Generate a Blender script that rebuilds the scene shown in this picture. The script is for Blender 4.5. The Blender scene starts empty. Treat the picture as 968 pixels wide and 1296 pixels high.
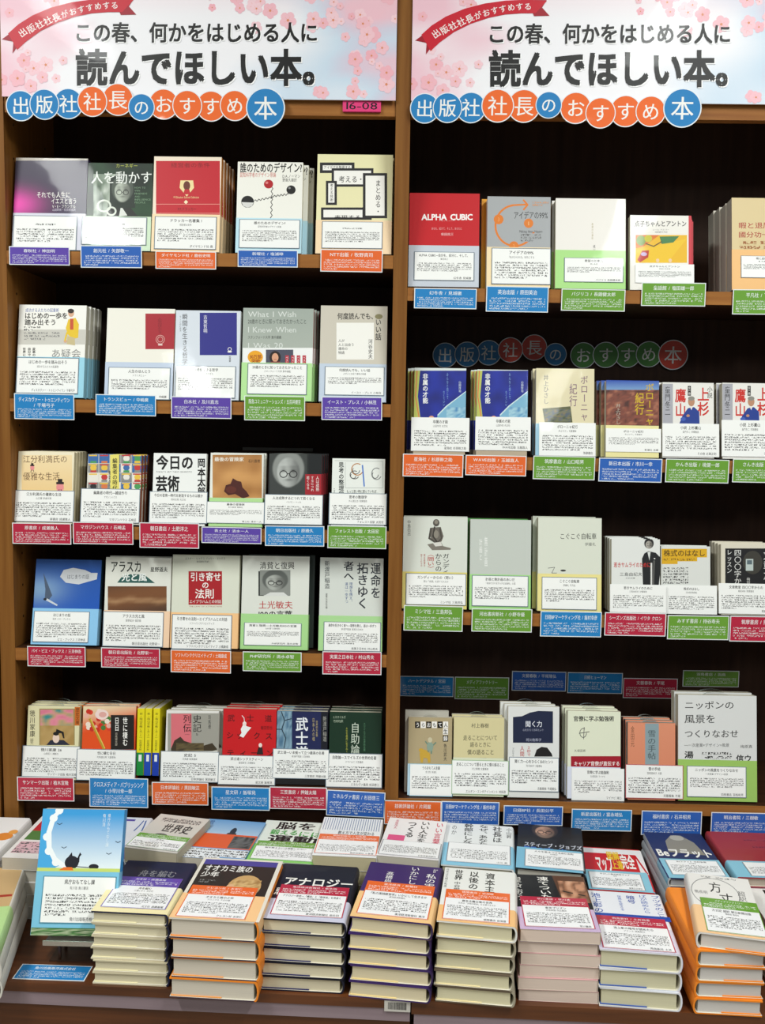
import bpy, math, random
import numpy as np
from mathutils import Matrix, Vector, noise
random.seed(7)
sc = bpy.context.scene
COL = sc.collection
# ------------------------------------------------------------------ camera, light, exposure
F, CX, CY = 1200.0, 484.0, 648.0            # focal length and centre in pixels of the 968x1296 frame
TILT, YAW, ROLL = map(math.radians, (5.5, 0.9, 0.9))
EYE = np.array([0, -1.83, 1.5])
RM = Matrix.Rotation(YAW, 3, 'Z') @ Matrix.Rotation(math.pi/2 - TILT, 3, 'X') @ Matrix.Rotation(ROLL, 3, 'Z')
cd = bpy.data.cameras.new('camera'); cam = bpy.data.objects.new('camera', cd); COL.objects.link(cam)
cam.matrix_world = Matrix.Translation(EYE.tolist()) @ RM.to_4x4()
cd.sensor_fit = 'VERTICAL'; cd.sensor_height = 36; cd.lens = 36*F/1296
sc.camera = cam
sc.view_settings.view_transform = 'Standard'; sc.view_settings.look = 'None'
sc.view_settings.gamma = 1; sc.view_settings.use_curve_mapping = False
sc.view_settings.exposure = 0.0
w = bpy.data.worlds.new('world'); sc.world = w; w.use_nodes = True
w.node_tree.nodes['Background'].inputs[0].default_value = (.75, .85, .9, 1)
w.node_tree.nodes['Background'].inputs[1].default_value = .2
LP = .72
def area(name, loc, sx, sy, power, rot=(0, 0, 0), col=(.97, 1, .98)):
    l = bpy.data.lights.new(name, 'AREA'); l.shape = 'RECTANGLE'; l.size = sx; l.size_y = sy; l.energy = power*LP; l.color = col
    o = bpy.data.objects.new(name, l); o.location = loc; o.rotation_euler = rot; COL.objects.link(o)
for lx, ly, pw in ((-1.25, -1.55, 66), (-1.25, -3.9, 50), (.95, -1.55, 66), (.95, -3.9, 50)):
    area('ceiling_tube', (lx, ly, 2.95), .16, 1.3, pw)

# ------------------------------------------------------------------ measuring helpers
RN = np.array(RM)
def ray(x, y): return RN @ np.array([(x-CX)/F, -(y-CY)/F, -1.0])
def at(x, y, Y):
    d = ray(x, y); return EYE + (Y-EYE[1])/d[1]*d
def atz(x, y, Z):
    d = ray(x, y); return EYE + (Z-EYE[2])/d[2]*d
def proj(p):
    q = RN.T @ (np.array(p)-EYE); return np.array([CX-F*q[0]/q[2], CY+F*q[1]/q[2]])
ZC = dict(A=(0,180,3.723), B=(250,180,3.585), C=(0,370,3.723), D=(250,370,3.585), E=(0,555,3.723), G=(250,555,3.585),
          H=(0,695,3.723), I=(250,695,3.585), J=(0,870,3.723), K=(250,870,3.585), M=(500,230,4.033), N=(728,230,4.033),
          O=(500,420,4.033), Q=(728,420,4.033), S=(490,640,3.872), U=(728,640,4.033), V=(490,830,3.872), W=(728,830,4.033),
          X1=(0,1020,3.872), X2=(230,1020,3.872), X3=(430,1020,3.585), X4=(700,1020,3.612), Z1=(0,0,1.898), Z2=(480,0,1.984))
def pz(T, x, y):
    a = ZC[T]; return a[0]+x/a[2], a[1]+y/a[2]

# ------------------------------------------------------------------ colour and materials
def lin(c):
    if isinstance(c, str):
        c = c.lstrip('#')
        if len(c) == 3: c = ''.join(k*2 for k in c)
        c = [int(c[i:i+2], 16)/255 for i in (0, 2, 4)]
        return tuple(((k+.055)/1.055)**2.4 if k > .04045 else k/12.92 for k in c)
    return tuple(c[:3])
def mix(a, b, t):
    a, b = lin(a), lin(b); t = min(1, max(0, t)); return tuple(x+(y-x)*t for x, y in zip(a, b))
def new_mat(name, rough=.5, coat=0, spec=.3):
    m = bpy.data.materials.new(name); m.use_nodes = True; nt = m.node_tree; b = nt.nodes['Principled BSDF']
    b.inputs['Roughness'].default_value = rough; b.inputs['Coat Weight'].default_value = coat
    b.inputs['Coat Roughness'].default_value = .05; b.inputs['Specular IOR Level'].default_value = spec
    return m, nt, b
def N(nt, t, **k):
    n = nt.nodes.new(t)
    for a, v in k.items(): setattr(n, a, v)
    return n
def bump(nt, b, scale, strength, dist=.01):
    tc = N(nt, 'ShaderNodeTexCoord'); nz = N(nt, 'ShaderNodeTexNoise'); nz.inputs['Scale'].default_value = scale
    nt.links.new(tc.outputs['Object'], nz.inputs['Vector'])
    bm = N(nt, 'ShaderNodeBump'); bm.inputs['Strength'].default_value = strength; bm.inputs['Distance'].default_value = dist
    nt.links.new(nz.outputs[0], bm.inputs['Height']); 
    if coat_in(b): nt.links.new(bm.outputs[0], b.inputs['Coat Normal'])
    return bm
def coat_in(b): return b.inputs['Coat Weight'].default_value > 0
def mth(nt, op, a, b=None, c=None):
    n = N(nt, 'ShaderNodeMath', operation=op)
    for i, v in enumerate((a, b, c)):
        if v is None: continue
        if isinstance(v, (int, float)): n.inputs[i].default_value = v
        else: nt.links.new(v, n.inputs[i])
    return n.outputs[0]
def print_mat(name, rough, coat, wavy=0):
    m, nt, b = new_mat(name, rough, coat)
    a = N(nt, 'ShaderNodeAttribute', attribute_name='Col'); nt.links.new(a.outputs['Color'], b.inputs['Base Color'])
    if wavy: bump(nt, b, 14, wavy, .004)
    return m
def fine_mat(name, rough, coat, wavy=0):
    """small set type: rows of ink marks on paper, colour of ink and of paper from attributes, U in letters and V in lines"""
    m, nt, b = new_mat(name, rough, coat)
    a = N(nt, 'ShaderNodeAttribute', attribute_name='Col'); k = N(nt, 'ShaderNodeAttribute', attribute_name='Ink')
    uv = N(nt, 'ShaderNodeUVMap', uv_map='UV'); s = N(nt, 'ShaderNodeSeparateXYZ'); nt.links.new(uv.outputs[0], s.inputs[0])
    u, v = s.outputs[0], s.outputs[1]
    fv = mth(nt, 'FRACT', v); fu = mth(nt, 'FRACT', u)
    row = mth(nt, 'MULTIPLY', mth(nt, 'GREATER_THAN', fv, .22), mth(nt, 'LESS_THAN', fv, .88))
    gap = mth(nt, 'GREATER_THAN', fu, .12)
    def wn(x, y, z):
        c = N(nt, 'ShaderNodeCombineXYZ')
        nt.links.new(mth(nt, 'FLOOR', x), c.inputs[0]); nt.links.new(mth(nt, 'FLOOR', y), c.inputs[1]); c.inputs[2].default_value = z
        n = N(nt, 'ShaderNodeTexWhiteNoise', noise_dimensions='3D'); nt.links.new(c.outputs[0], n.inputs['Vector']); return n.outputs['Value']
    st = mth(nt, 'GREATER_THAN', wn(mth(nt, 'MULTIPLY', u, 3), mth(nt, 'MULTIPLY', v, 4), 1), .5)
    ch = mth(nt, 'GREATER_THAN', wn(u, v, 5), .06)
    mk = mth(nt, 'MULTIPLY', mth(nt, 'MULTIPLY', row, gap), mth(nt, 'MULTIPLY', st, ch))
    mx = N(nt, 'ShaderNodeMix', data_type='RGBA'); nt.links.new(mk, mx.inputs[0])
    nt.links.new(a.outputs['Color'], mx.inputs[6]); nt.links.new(k.outputs['Color'], mx.inputs[7])
    nt.links.new(mx.outputs[2], b.inputs['Base Color'])
    if wavy: bump(nt, b, 14, wavy, .004)
    return m
def wood(name, c1, c2, rough=.45, axis=0, spec=.5):
    m, nt, b = new_mat(name, rough, 0, spec); tc = N(nt, 'ShaderNodeTexCoord'); mp = N(nt, 'ShaderNodeMapping')
    sc_ = [60, 60, 60]; sc_[axis] = 3; mp.inputs['Scale'].default_value = sc_
    nt.links.new(tc.outputs['Object'], mp.inputs[0]); nz = N(nt, 'ShaderNodeTexNoise'); nz.inputs['Detail'].default_value = 6
    nz.inputs['Scale'].default_value = 1.2; nt.links.new(mp.outputs[0], nz.inputs['Vector'])
    cr = N(nt, 'ShaderNodeValToRGB'); cr.color_ramp.elements[0].color = (*lin(c1), 1); cr.color_ramp.elements[1].color = (*lin(c2), 1)
    cr.color_ramp.elements[0].position = .3; cr.color_ramp.elements[1].position = .7
    nt.links.new(nz.outputs[0], cr.inputs[0]); nt.links.new(cr.outputs[0], b.inputs['Base Color'])
    bm = N(nt, 'ShaderNodeBump'); bm.inputs['Strength'].default_value = .15; bm.inputs['Distance'].default_value = .002
    nt.links.new(nz.outputs[0], bm.inputs['Height']); nt.links.new(bm.outputs[0], b.inputs['Normal'])
    return m
def page_mat():
    m, nt, b = new_mat('page_edges', .8); a = N(nt, 'ShaderNodeAttribute', attribute_name='Col')
    tc = N(nt, 'ShaderNodeTexCoord'); mp = N(nt, 'ShaderNodeMapping'); mp.inputs['Scale'].default_value = (4, 1500, 4)
    nt.links.new(tc.outputs['Object'], mp.inputs[0]); nz = N(nt, 'ShaderNodeTexNoise'); nz.inputs['Scale'].default_value = 1
    nt.links.new(mp.outputs[0], nz.inputs['Vector'])
    mx = N(nt, 'ShaderNodeMix', data_type='RGBA', blend_type='MULTIPLY'); mx.inputs[0].default_value = .25
    nt.links.new(a.outputs['Color'], mx.inputs[6]); nt.links.new(nz.outputs[0], mx.inputs[7]); nt.links.new(mx.outputs[2], b.inputs['Base Color'])
    return m
PRINT = print_mat('printed_cover', .5, .1, .12)
CARDM = print_mat('card_print', .6, .4, .2)
POSTER = print_mat('poster_print', .45, .06, .1)
GLOSS = print_mat('laminated_print', .6, .5, .3)
MATTE = print_mat('matte_print', .6, 0)
FINE = fine_mat('small_type', .6, .45, .12)
FINEG = fine_mat('small_type_laminated', .6, .5, .3)
PAGE = page_mat()
OAK = wood('oak_upright', '#74481e', '#8c5e2c', .5, 2, .15)
OAKE = wood('oak_shelf_edge', '#885428', '#a67038', .5, 0, .15)
DARK = wood('dark_walnut_back', '#33211a', '#402b20', .6, 2, .2)
BROWN = wood('brown_panel', '#2e1a10', '#472a18', .4, 0)
TABLE = wood('table_walnut', '#4a2814', '#6a3c1e', .35, 0)
GREYP = wood('grey_plinth', '#86747a', '#928086', .6, 0)
FLOORM = wood('floor_vinyl', '#8a8070', '#9a9080', .5, 0)
BLACK = new_mat('pin_hole_black', .9)[0]; BLACK.node_tree.nodes['Principled BSDF'].inputs['Base Color'].default_value = (.005, .005, .005, 1)
FILM = new_mat('clear_sleeve_film', .15, .5)[0]; FILM.node_tree.nodes['Principled BSDF'].inputs['Base Color'].default_value = (.6, .7, .62, 1)
FILM.node_tree.nodes['Principled BSDF'].inputs['Alpha'].default_value = .55
METAL = new_mat('brushed_steel', .25)[0]; METAL.node_tree.nodes['Principled BSDF'].inputs['Metallic'].default_value = 1
METAL.node_tree.nodes['Principled BSDF'].inputs['Base Color'].default_value = (.7, .7, .7, 1)

# ------------------------------------------------------------------ glyphs
GC = {}
_tc = bpy.data.curves.new('type', 'FONT'); _to = bpy.data.objects.new('type', _tc); COL.objects.link(_to)
_tc.size = 1
def glyph(ch, wt, res):
    k = (ch, wt, res)
    if k in GC: return GC[k]
    _tc.body = ch; _tc.offset = wt; _tc.resolution_u = res; _to.update_tag()
    dg = bpy.context.evaluated_depsgraph_get(); ev = _to.evaluated_get(dg); me = ev.to_mesh()
    me.calc_loop_triangles()
    co = [(v.co.x, v.co.y) for v in me.vertices]
    fs = [tuple(t.vertices) for t in me.loop_triangles]
    ev.to_mesh_clear(); GC[k] = (co, fs); return GC[k]
def adv(ch):
    if ch == ' ': return .4
    if ord(ch) < 256:
        co, _ = glyph(ch, 0, 2)
        return (max(c[0] for c in co)-min(c[0] for c in co)+.08) if co else .4
    return 1.0
def layout(s, wt, res, vertical):
    """glyphs of s in em units: list of (verts, tris), total width, total height; y up, top at 0"""
    out = []; p = 0
    for ch in s:
        if ch == ' ': p += .4; continue
        co, fs = glyph(ch, wt, res)
        if not co: p += .5; continue
        a = adv(ch); x0 = min(c[0] for c in co)
        if vertical:
            if ch in 'ー〈〉（）—/': cc = [(y-.36+.5, -(x-.5)-p-.5) for x, y in co]
            elif ch in '、。': cc = [(x+.55, y-.88-p+.5) for x, y in co]
            elif ord(ch) < 256: cc = [(x-x0+.5-a/2, y-.88-p) for x, y in co]
            else: cc = [(x, y-.88-p) for x, y in co]
            p += 1.0
        else:
            cc = [((x-x0+p+.04) if ord(ch) < 256 else (x+p), y-.88) for x, y in co]
            p += a
        out.append((cc, fs))
    return (out, 1.0, p) if vertical else (out, p, 1.0)

# ------------------------------------------------------------------ mesh builder: faces with colours, small type, several materials
class MB:
    def __init__(s): s.v = []; s.f = []; s.c = []; s.m = []; s.uv = {}; s.ink = {}; s.mats = []
    def slot(s, mat):
        if mat not in s.mats: s.mats.append(mat)
        return s.mats.index(mat)
    def face(s, idx, col, mat):
        s.f.append(tuple(idx)); s.c.append(col); s.m.append(s.slot(mat))
    def poly(s, pts, col, mat):
        n = len(s.v); s.v += [tuple(p) for p in pts]; s.face(range(n, n+len(pts)), lin(col), mat)
    def box(s, x0, y0, z0, x1, y1, z1, col=(.5,.5,.5), mat=None):
        n = len(s.v); s.v += [(x, y, z) for z in (z0, z1) for y in (y0, y1) for x in (x0, x1)]
        for q in ((0,1,5,4),(1,3,7,5),(3,2,6,7),(2,0,4,6),(4,5,7,6),(2,3,1,0)): s.face([n+i for i in q], lin(col), mat or PRINT)
    def build(s, name, parent=None, smooth=False):
        me = bpy.data.meshes.new(name); me.from_pydata(s.v, [], s.f)
        for m in s.mats: me.materials.append(m)
        me.polygons.foreach_set('material_index', s.m)
        ca = me.color_attributes.new('Col', 'FLOAT_COLOR', 'CORNER'); buf = []
        for f, c in zip(s.f, s.c):
            if isinstance(c, list):
                for k in c: buf += [k[0], k[1], k[2], 1]
            else: buf += [c[0], c[1], c[2], 1]*len(f)
        ca.data.foreach_set('color', buf)
        if s.uv:
            ia = me.color_attributes.new('Ink', 'FLOAT_COLOR', 'CORNER'); me.uv_layers.new(name='UV')
            u = []; k = []
            for i, f in enumerate(s.f):
                q = s.uv.get(i)
                for j in range(len(f)):
                    u += list(q[j]) if q else [0, 0]
                    k += [*(s.ink[i] if q else (0, 0, 0)), 1]
            me.uv_layers['UV'].data.foreach_set('uv', u); me.color_attributes['Ink'].data.foreach_set('color', k)
        me.update(); me.validate()
        o = bpy.data.objects.new(name, me); COL.objects.link(o); o.parent = parent
        if smooth:
            for p in me.polygons: p.use_smooth = True
        return o
class Art:
    """draws flat print on a plane y = const of a mesh: P maps the given 2D coordinates to (x, z) on the plane"""
    def __init__(s, mb, P, clip, mat, fine, y0=0, up=1):
        s.mb, s.P, s.clip, s.mat, s.fine, s.y, s.step = mb, P, clip, mat, fine, y0, 1.2e-5
    def pt(s, x, y):
        a = s.P(x, y); c = s.clip
        return (min(max(a[0], c[0]), c[2]), s.y, min(max(a[1], c[1]), c[3]))
    def bump(s): s.y -= s.step
    def poly(s, pts, col):
        s.bump(); q = [s.pt(*p) for p in pts]
        ar = sum(q[i][0]*q[(i+1) % len(q)][2]-q[(i+1) % len(q)][0]*q[i][2] for i in range(len(q)))
        if ar < 0: q.reverse()
        s.mb.poly(q, col, s.mat)
    def r(s, x0, y0, x1, y1, col): s.poly([(x0, y0), (x1, y0), (x1, y1), (x0, y1)], col)
    def e(s, x, y, rx, ry, col, n=20): s.poly([(x+rx*math.cos(i*math.tau/n), y+ry*math.sin(i*math.tau/n)) for i in range(n)], col)
    def ring(s, x, y, rx, ry, w, col, a0=0, a1=360, n=28):
        s.l([(x+rx*math.cos(math.radians(a0+(a1-a0)*i/n)), y+ry*math.sin(math.radians(a0+(a1-a0)*i/n))) for i in range(n+1)], w, col)
    def l(s, pts, w, col):
        s.bump(); yb = s.y
        for j, ((a, b), (c, d)) in enumerate(zip(pts, pts[1:])):
            s.y = yb-(j % 2)*6e-6
            L = math.hypot(c-a, d-b) or 1; nx, ny = -(d-b)/L*w/2, (c-a)/L*w/2; ex, ey = (c-a)/L*w*.3, (d-b)/L*w*.3
            q = [s.pt(a+nx-ex, b+ny-ey), s.pt(c+nx+ex, d+ny+ey), s.pt(c-nx+ex, d-ny+ey), s.pt(a-nx-ex, b-ny-ey)]
            ar = sum(q[i][0]*q[(i+1) % 4][2]-q[(i+1) % 4][0]*q[i][2] for i in range(4))
            if ar < 0: q.reverse()
            s.mb.poly(q, col, s.mat)
    def f(s, x0, y0, x1, y1, nx, ny, fn):
        """picture patch: colour function fn(u, v) on a grid"""
        s.bump(); n = len(s.mb.v); cols = []
        for j in range(ny+1):
            for i in range(nx+1):
                u, v = i/nx, j/ny; s.mb.v.append(s.pt(x0+(x1-x0)*u, y0+(y1-y0)*v)); cols.append(lin(fn(u, v)))
        for j in range(ny):
            for i in range(nx):
                a = j*(nx+1)+i; q = [a+nx+1, a+nx+2, a+1, a]
                s.mb.face([n+k for k in q], [cols[k] for k in q], s.mat)
    def blot(s, x0, y0, x1, y1, pal, sc_=4, seed=0, n=16):
        def fn(u, v):
            t = noise.noise(Vector((u*sc_+seed, v*sc_, seed*3.7)))*1.1+.5; t = min(.999, max(0, t))*(len(pal)-1); i = int(t)
            return mix(pal[i], pal[i+1], t-i)
        s.f(x0, y0, x1, y1, n, n, fn)
    def t(s, txt, x0, y0, x1, y1, col='#151515', wt=0, vert=False, res=2):
        s.bump(); hv = wt > 0; g, W, H = layout(txt, 0, res, vert); lc = lin(col); sl = s.mb.slot(s.mat)
        if not g: return
        if hv:                                             # heavy type: the same letters again, a hair aside
            d_ = wt*.62; sh = ((d_, d_), (-d_, d_), (d_, -d_), (-d_, -d_)) if wt > .013 else ((d_, 0), (-d_, 0))
            g = [([(a+dx, b+dy) for a, b in co], fs, j) for co, fs in g for j, (dx, dy) in enumerate(sh)]
        else: g = [(co, fs, 0) for co, fs in g]
        yb = s.y
        for co, fs, j in g:
            s.y = yb-j*6e-6
            n = len(s.mb.v); s.mb.v += [s.pt(x0+(x1-x0)*a/W, y0+(y1-y0)*(-b)/H) for a, b in co]
            for f in fs: s.mb.f.append(tuple(n+i for i in f)); s.mb.c.append(lc); s.mb.m.append(sl)
    def vt(s, txt, x0, y0, x1, y1, col='#151515', wt=0): s.t(txt, x0, y0, x1, y1, col, wt, True)
    def fine_(s, x0, y0, x1, y1, rows, ink, paper, last=.6, chars=None):
        """rows of small type; the last row is shorter"""
        p, q = s.pt(x0, y0), s.pt(x1, y1); W, H = abs(q[0]-p[0]), abs(q[2]-p[2])
        ch = chars or W/(H/rows)*1.3; sd = random.randint(0, 900)
        h = (y1-y0)/rows; s.bump()
        for (a, b, c, d, r0, n) in ((x0, y0, x1, y1-h, 0, rows-1), (x0, y1-h, x0+(x1-x0)*last, y1, rows-1, 1)):
            if n < 1: continue
            k = len(s.mb.v); s.mb.v += [s.pt(a, b), s.pt(c, b), s.pt(c, d), s.pt(a, d)]
            u1 = ch*(c-a)/(x1-x0); i = len(s.mb.f)
            s.mb.face([k+3, k+2, k+1, k], lin(paper), s.fine)
            s.mb.uv[i] = [(sd, sd+r0+n), (sd+u1, sd+r0+n), (sd+u1, sd+r0), (sd, sd+r0)]; s.mb.ink[i] = lin(ink)

def tag(o, label, cat, group=None, kind=None):
    o['label'] = label; o['category'] = cat
    if group: o['group'] = group
    if kind: o['kind'] = kind
    return o
def empty(name, mat4):
    o = bpy.data.objects.new(name, None); o.empty_display_size = .02; COL.objects.link(o); o.matrix_world = mat4; return o
def struct(name, mb):
    o = mb.build(name); o['kind'] = 'structure'; return o

# ------------------------------------------------------------------ books
def frame(X, Y, Z, lean, yaw):
    """book frame: x right, z up the cover, y into the block; leaning back by `lean`, turned by `yaw`"""
    return Matrix.Translation((X, Y, Z)) @ Matrix.Rotation(yaw, 4, 'Z') @ Matrix.Rotation(-lean, 4, 'X')
def on_plane(M, x, y):
    """where the line of sight through a photo pixel meets the plane of the cover, in the cover's own (x, z)"""
    Mi = np.array(M.inverted()); o = Mi[:3, :3] @ EYE + Mi[:3, 3]; d = Mi[:3, :3] @ ray(x, y); t = -o[1]/d[1]; p = o+t*d
    return p[0], p[2]
def cover_mesh(w, h, t, col, spine, side, hard, back=None):
    """C-shaped cover: front board, rounded or square spine, back board"""
    mb = MB(); b = .0022 if hard else .0006; s = 1 if side == 'R' else -1
    bulge = min(t*.22, .006) if hard else .0006; n = 8 if hard else 2
    o = [(-w/2, 0)]; i = [(-w/2, b)]
    xs = w/2-bulge
    for k in range(n+1):
        a = math.pi*k/n; o.append((xs+bulge*math.sin(a), t/2-t/2*math.cos(a))); i.append((xs-b+bulge*math.sin(a)*.9, t/2-(t/2-b)*math.cos(a)))
    o.append((-w/2, t)); i.append((-w/2, t-b))
    o = [(s*x, y) for x, y in o]; i = [(s*x, y) for x, y in i]; m = len(o)
    k0 = len(mb.v)
    for z in (0, h):
        for q in (o, i): mb.v += [(x, y, z) for x, y in q]
    O0, I0, O1, I1 = k0, k0+m, k0+2*m, k0+3*m
    cf, cs, cb = lin(col), lin(spine), lin(back or col)
    def F_(q, c): mb.face(q if s > 0 else q[::-1], c, PRINT)
    for k in range(m-1):
        c = cf if k == 0 else (cb if k == m-2 else cs)
        F_([O0+k, O0+k+1, O1+k+1, O1+k], c); F_([I0+k+1, I0+k, I1+k, I1+k+1], lin('#ddd8c8'))
        F_([O0+k+1, O0+k, I0+k, I0+k+1], c); F_([O1+k, O1+k+1, I1+k+1, I1+k], c)
    F_([O0, O1, I1, I0], cf); F_([O0+m-1, I0+m-1, I1+m-1, O1+m-1], cb)
    return mb
def pages_mesh(w, h, t, col, side, hard, flap=None):
    col = tuple(k*.86 for k in lin(col)); mb = MB(); b = .0024 if hard else .0007; s = 1 if side == 'R' else -1
    e = .003 if hard else .0004; xe = w/2-(min(t*.22, .006)+b+.0003 if hard else .0016)
    x0, x1 = sorted((-s*(w/2-e), s*xe))
    mb.box(x0, b, e, x1, t-b, h-e, col, PAGE)
    if flap:                                              # the turned-in jacket flap shows at the tail
        a, c = sorted((-s*(w/2-e*.5), s*(w*.08)))
        mb.box(a, t-b-.0012, e*.4, c, t-b, h-e*.4, flap, MATTE)
    return mb
def band_mesh(w, t, hb, col, side='R', hard=False):
    """paper band: a sheet wrapped round front, spine and back, open at the fore edge; paperbacks only get its face and sides"""
    mb = MB(); e = .0004; s = 1 if side == 'R' else -1; c = lin(col)
    bulge = min(t*.22, .006) if hard else .0006; n = 8 if hard else 2; xs = w/2-bulge
    o = [(-w/2-e, .0012), (-w/2-e, -e)]+[(xs+(bulge+e)*math.sin(math.pi*k/n), t/2-(t/2+e)*math.cos(math.pi*k/n)) for k in range(n+1)]+[(-w/2-e, t+e), (-w/2-e, t-.0012)]
    o = [(s*x, y) for x, y in o]; m = len(o); mb.v = [(x, y, z) for z in (0, hb) for x, y in o]
    for k in range(m-1): q = [k, k+1, m+k+1, m+k]; mb.face(q if s > 0 else q[::-1], c, PRINT)
    return mb
BOOKN = {}
class Book: pass
def make_book(M, w, h, t, col, spine=None, side='R', hard=False, page='#e4dcc4', band=None, draw=None, P=None, flap=None, back=None, bdraw=None, wrap=False):
    r = empty('book', M)
    mb = cover_mesh(w, h, t, col, spine or col, side, hard, back)
    if draw:
        a = Art(mb, P, (-w/2, 0, w/2, h), PRINT, FINE); draw(a)
    mb.build('cover', r)
    if wrap:                                              # folded tab of the clear sleeve standing on the head of the book
        wb = MB(); n = 10; ww = w*.16; pr = [(-ww+2*ww*k/n, h+.0004+.005*math.sin(math.pi*k/n)**.6) for k in range(n+1)]
        for y in (t*.3, t*.8): wb.v += [(x, y, z) for x, z in pr]
        for k in range(n): wb.face([k, k+1, n+2+k, n+1+k], (.6, .68, .62), FILM)
        wb.build('sleeve_tab', r)
    pages_mesh(w, h, t, page, side, hard, flap).build('pages', r)
    if band:
        bm = band_mesh(w, t, band[1], band[0], side, hard)
        if bdraw: bdraw(Art(bm, P, (-w/2, 0, w/2, band[1]), PRINT, FINE, -.0004))
        bm.build('paper_band', r)
    r['_t'] = t
    return r
def copy_book(src, M):
    r = src.copy(); COL.objects.link(r); r.matrix_world = M
    for c in src.children:
        k = c.copy(); COL.objects.link(k); k.parent = r
    return r
ORD = ['just behind', 'two behind', 'three behind', 'four behind', 'five behind', 'six behind']

PAL = dict(P='#5d43a8', B='#2a62b8', T='#1f82c4', O='#e8682a', R='#b8203f', G='#6a9e34', D='#1b5f86')
def card(M, w, rect, P, title, sub, pub, label, group, border='#5a6a78', rows=6):
    """white review card lying on a cover: its own thing, placed 1 mm in front of the cover plane"""
    (x0, z1), (x1, z0) = P(rect[0], rect[1]), P(rect[2], rect[3])
    cw, chh = x1-x0, z1-z0
    Mc = M @ Matrix.Translation(((x0+x1)/2, -.0016, z0))
    mb = MB(); mb.box(-cw/2, 0, 0, cw/2, .0005, chh, '#f2f3f0', CARDM)
    a = Art(mb, lambda u, v: (-cw/2+u*cw, chh*(1-v)), (-cw/2, 0, cw/2, chh), CARDM, FINE)
    if border:
        a.r(0, 0, 1, 1, border); a.r(.012, .02, .988, .98, '#f4f5f2')
    n = len(title); tw = min(.84, .052*n); a.t(title, .5-tw/2, .07, .5+tw/2, .18, '#1c1c1c', .018)
    if sub: k = min(.6, .032*len(sub)); a.t(sub, .5-k/2, .215, .5+k/2, .29, '#333')
    else: a.fine_(.34, .215, .66, .29, 1, '#333', '#f4f5f2', 1)
    a.fine_(.05, .37, .95, .37+.083*rows*.96, rows+1, '#3c3c3c', '#f4f5f2', random.uniform(.3, .8))
    if pub: k = min(.7, .042*len(pub)); a.t(pub, .95-k, .86, .95, .95, '#1c1c1c', .012)
    o = mb.build('review_card'); o.matrix_world = Mc
    tag(o, label, 'card', group); return o
def shelf_tag(T, colr, rect, text, label, group, Y=-.0045, rows=4, dim=None, line2=None, skew=0):
    p = [at(*pz(T, *q), Y) for q in ((rect[0], rect[1]), (rect[2], rect[1]+skew), (rect[0], rect[3]))]
    w_ = math.hypot(p[1][0]-p[0][0], p[1][2]-p[0][2]); h_ = p[0][2]-p[2][2]
    ang = -math.atan2(p[1][2]-p[0][2], p[1][0]-p[0][0]) if abs(skew) > 0 else random.uniform(-.006, .006)
    if skew == 0: w_ = p[1][0]-p[0][0]
    c = (p[1]+p[2])/2 if skew else np.array([(p[0][0]+p[1][0])/2, Y, (p[0][2]+p[2][2])/2])
    M = Matrix.Translation((c[0], Y, c[2])) @ Matrix.Rotation(ang, 4, 'Y')
    return flat_tag(M, w_, h_, colr, text, label, group, rows, line2)
def flat_tag(M, w_, h_, colr, text, label, group, rows=4, line2=None):
    col = PAL.get(colr, colr); mb = MB(); mb.box(-w_/2, 0, -h_/2, w_/2, .0007, h_/2, '#e9eef0', GLOSS)
    a = Art(mb, lambda u, v: (-w_/2+u*w_, h_*(.5-v)), (-w_/2, -h_/2, w_/2, h_/2), GLOSS, FINEG)
    bx = .0016/w_; by = .0016/h_; a.r(bx, by, 1-bx, 1-by, col); W = '#f0f4f4'
    k = min(.86, .058*len(text)); a.t(text, .5-k/2, .13, .5+k/2, .33, W, .012)
    y = .42
    if line2: k = min(.8, .058*len(line2)); a.t(line2, .5-k/2, .36, .5+k/2, .53, W, .012); y = .57
    ink = mix(W, col, .35)
    a.fine_(.05, y, .95, min(.94, y+.125*rows), rows+1, ink, col, random.uniform(.2, .7))
    o = mb.build('shelf_tag'); o.matrix_world = M
    tag(o, label, 'tag', group); return o

SH = dict(L1=1.811, L2=1.5315, L3=1.286, L4=1.041, L5=.766, R1=1.752, R2=1.434, R3=1.129, R5=.750)
SHN = dict(L1='left bay first shelf', L2='left bay second shelf', L3='left bay third shelf', L4='left bay fourth shelf', L5='left bay fifth shelf',
           R1='right bay first shelf', R2='right bay second shelf', R3='right bay third shelf', R5='right bay fourth shelf')
CN = dict(P='purple', B='blue', T='sky blue', O='orange', R='crimson', G='green')
def fit(TL, TR, z, Y, lean, yaw0=0):
    """width, height, turn and place of a book standing on the shelf, from its two upper corners"""
    a, b = at(*TL, Y+.03), at(*TR, Y+.03); p = np.array([(a[0]+b[0])/2, b[0]-a[0], (a[2]+b[2])/2-z, yaw0])
    wt = 110.0
    def res(p):
        M = frame(p[0], Y, z, lean, p[3]); w_, h_ = p[1], p[2]
        c = [M @ Vector((s*w_/2, 0, h_)) for s in (-1, 1)]
        r = np.concatenate([proj(c[0])-TL, proj(c[1])-TR]); return np.append(r, (p[3]-yaw0)*wt)
    for _ in range(8):
        r = res(p); J = np.zeros((5, 4))
        for k in range(4):
            q = p.copy(); q[k] += 1e-4; J[:, k] = (res(q)-r)/1e-4
        p = p-np.linalg.lstsq(J, r, rcond=None)[0]
    return p
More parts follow.
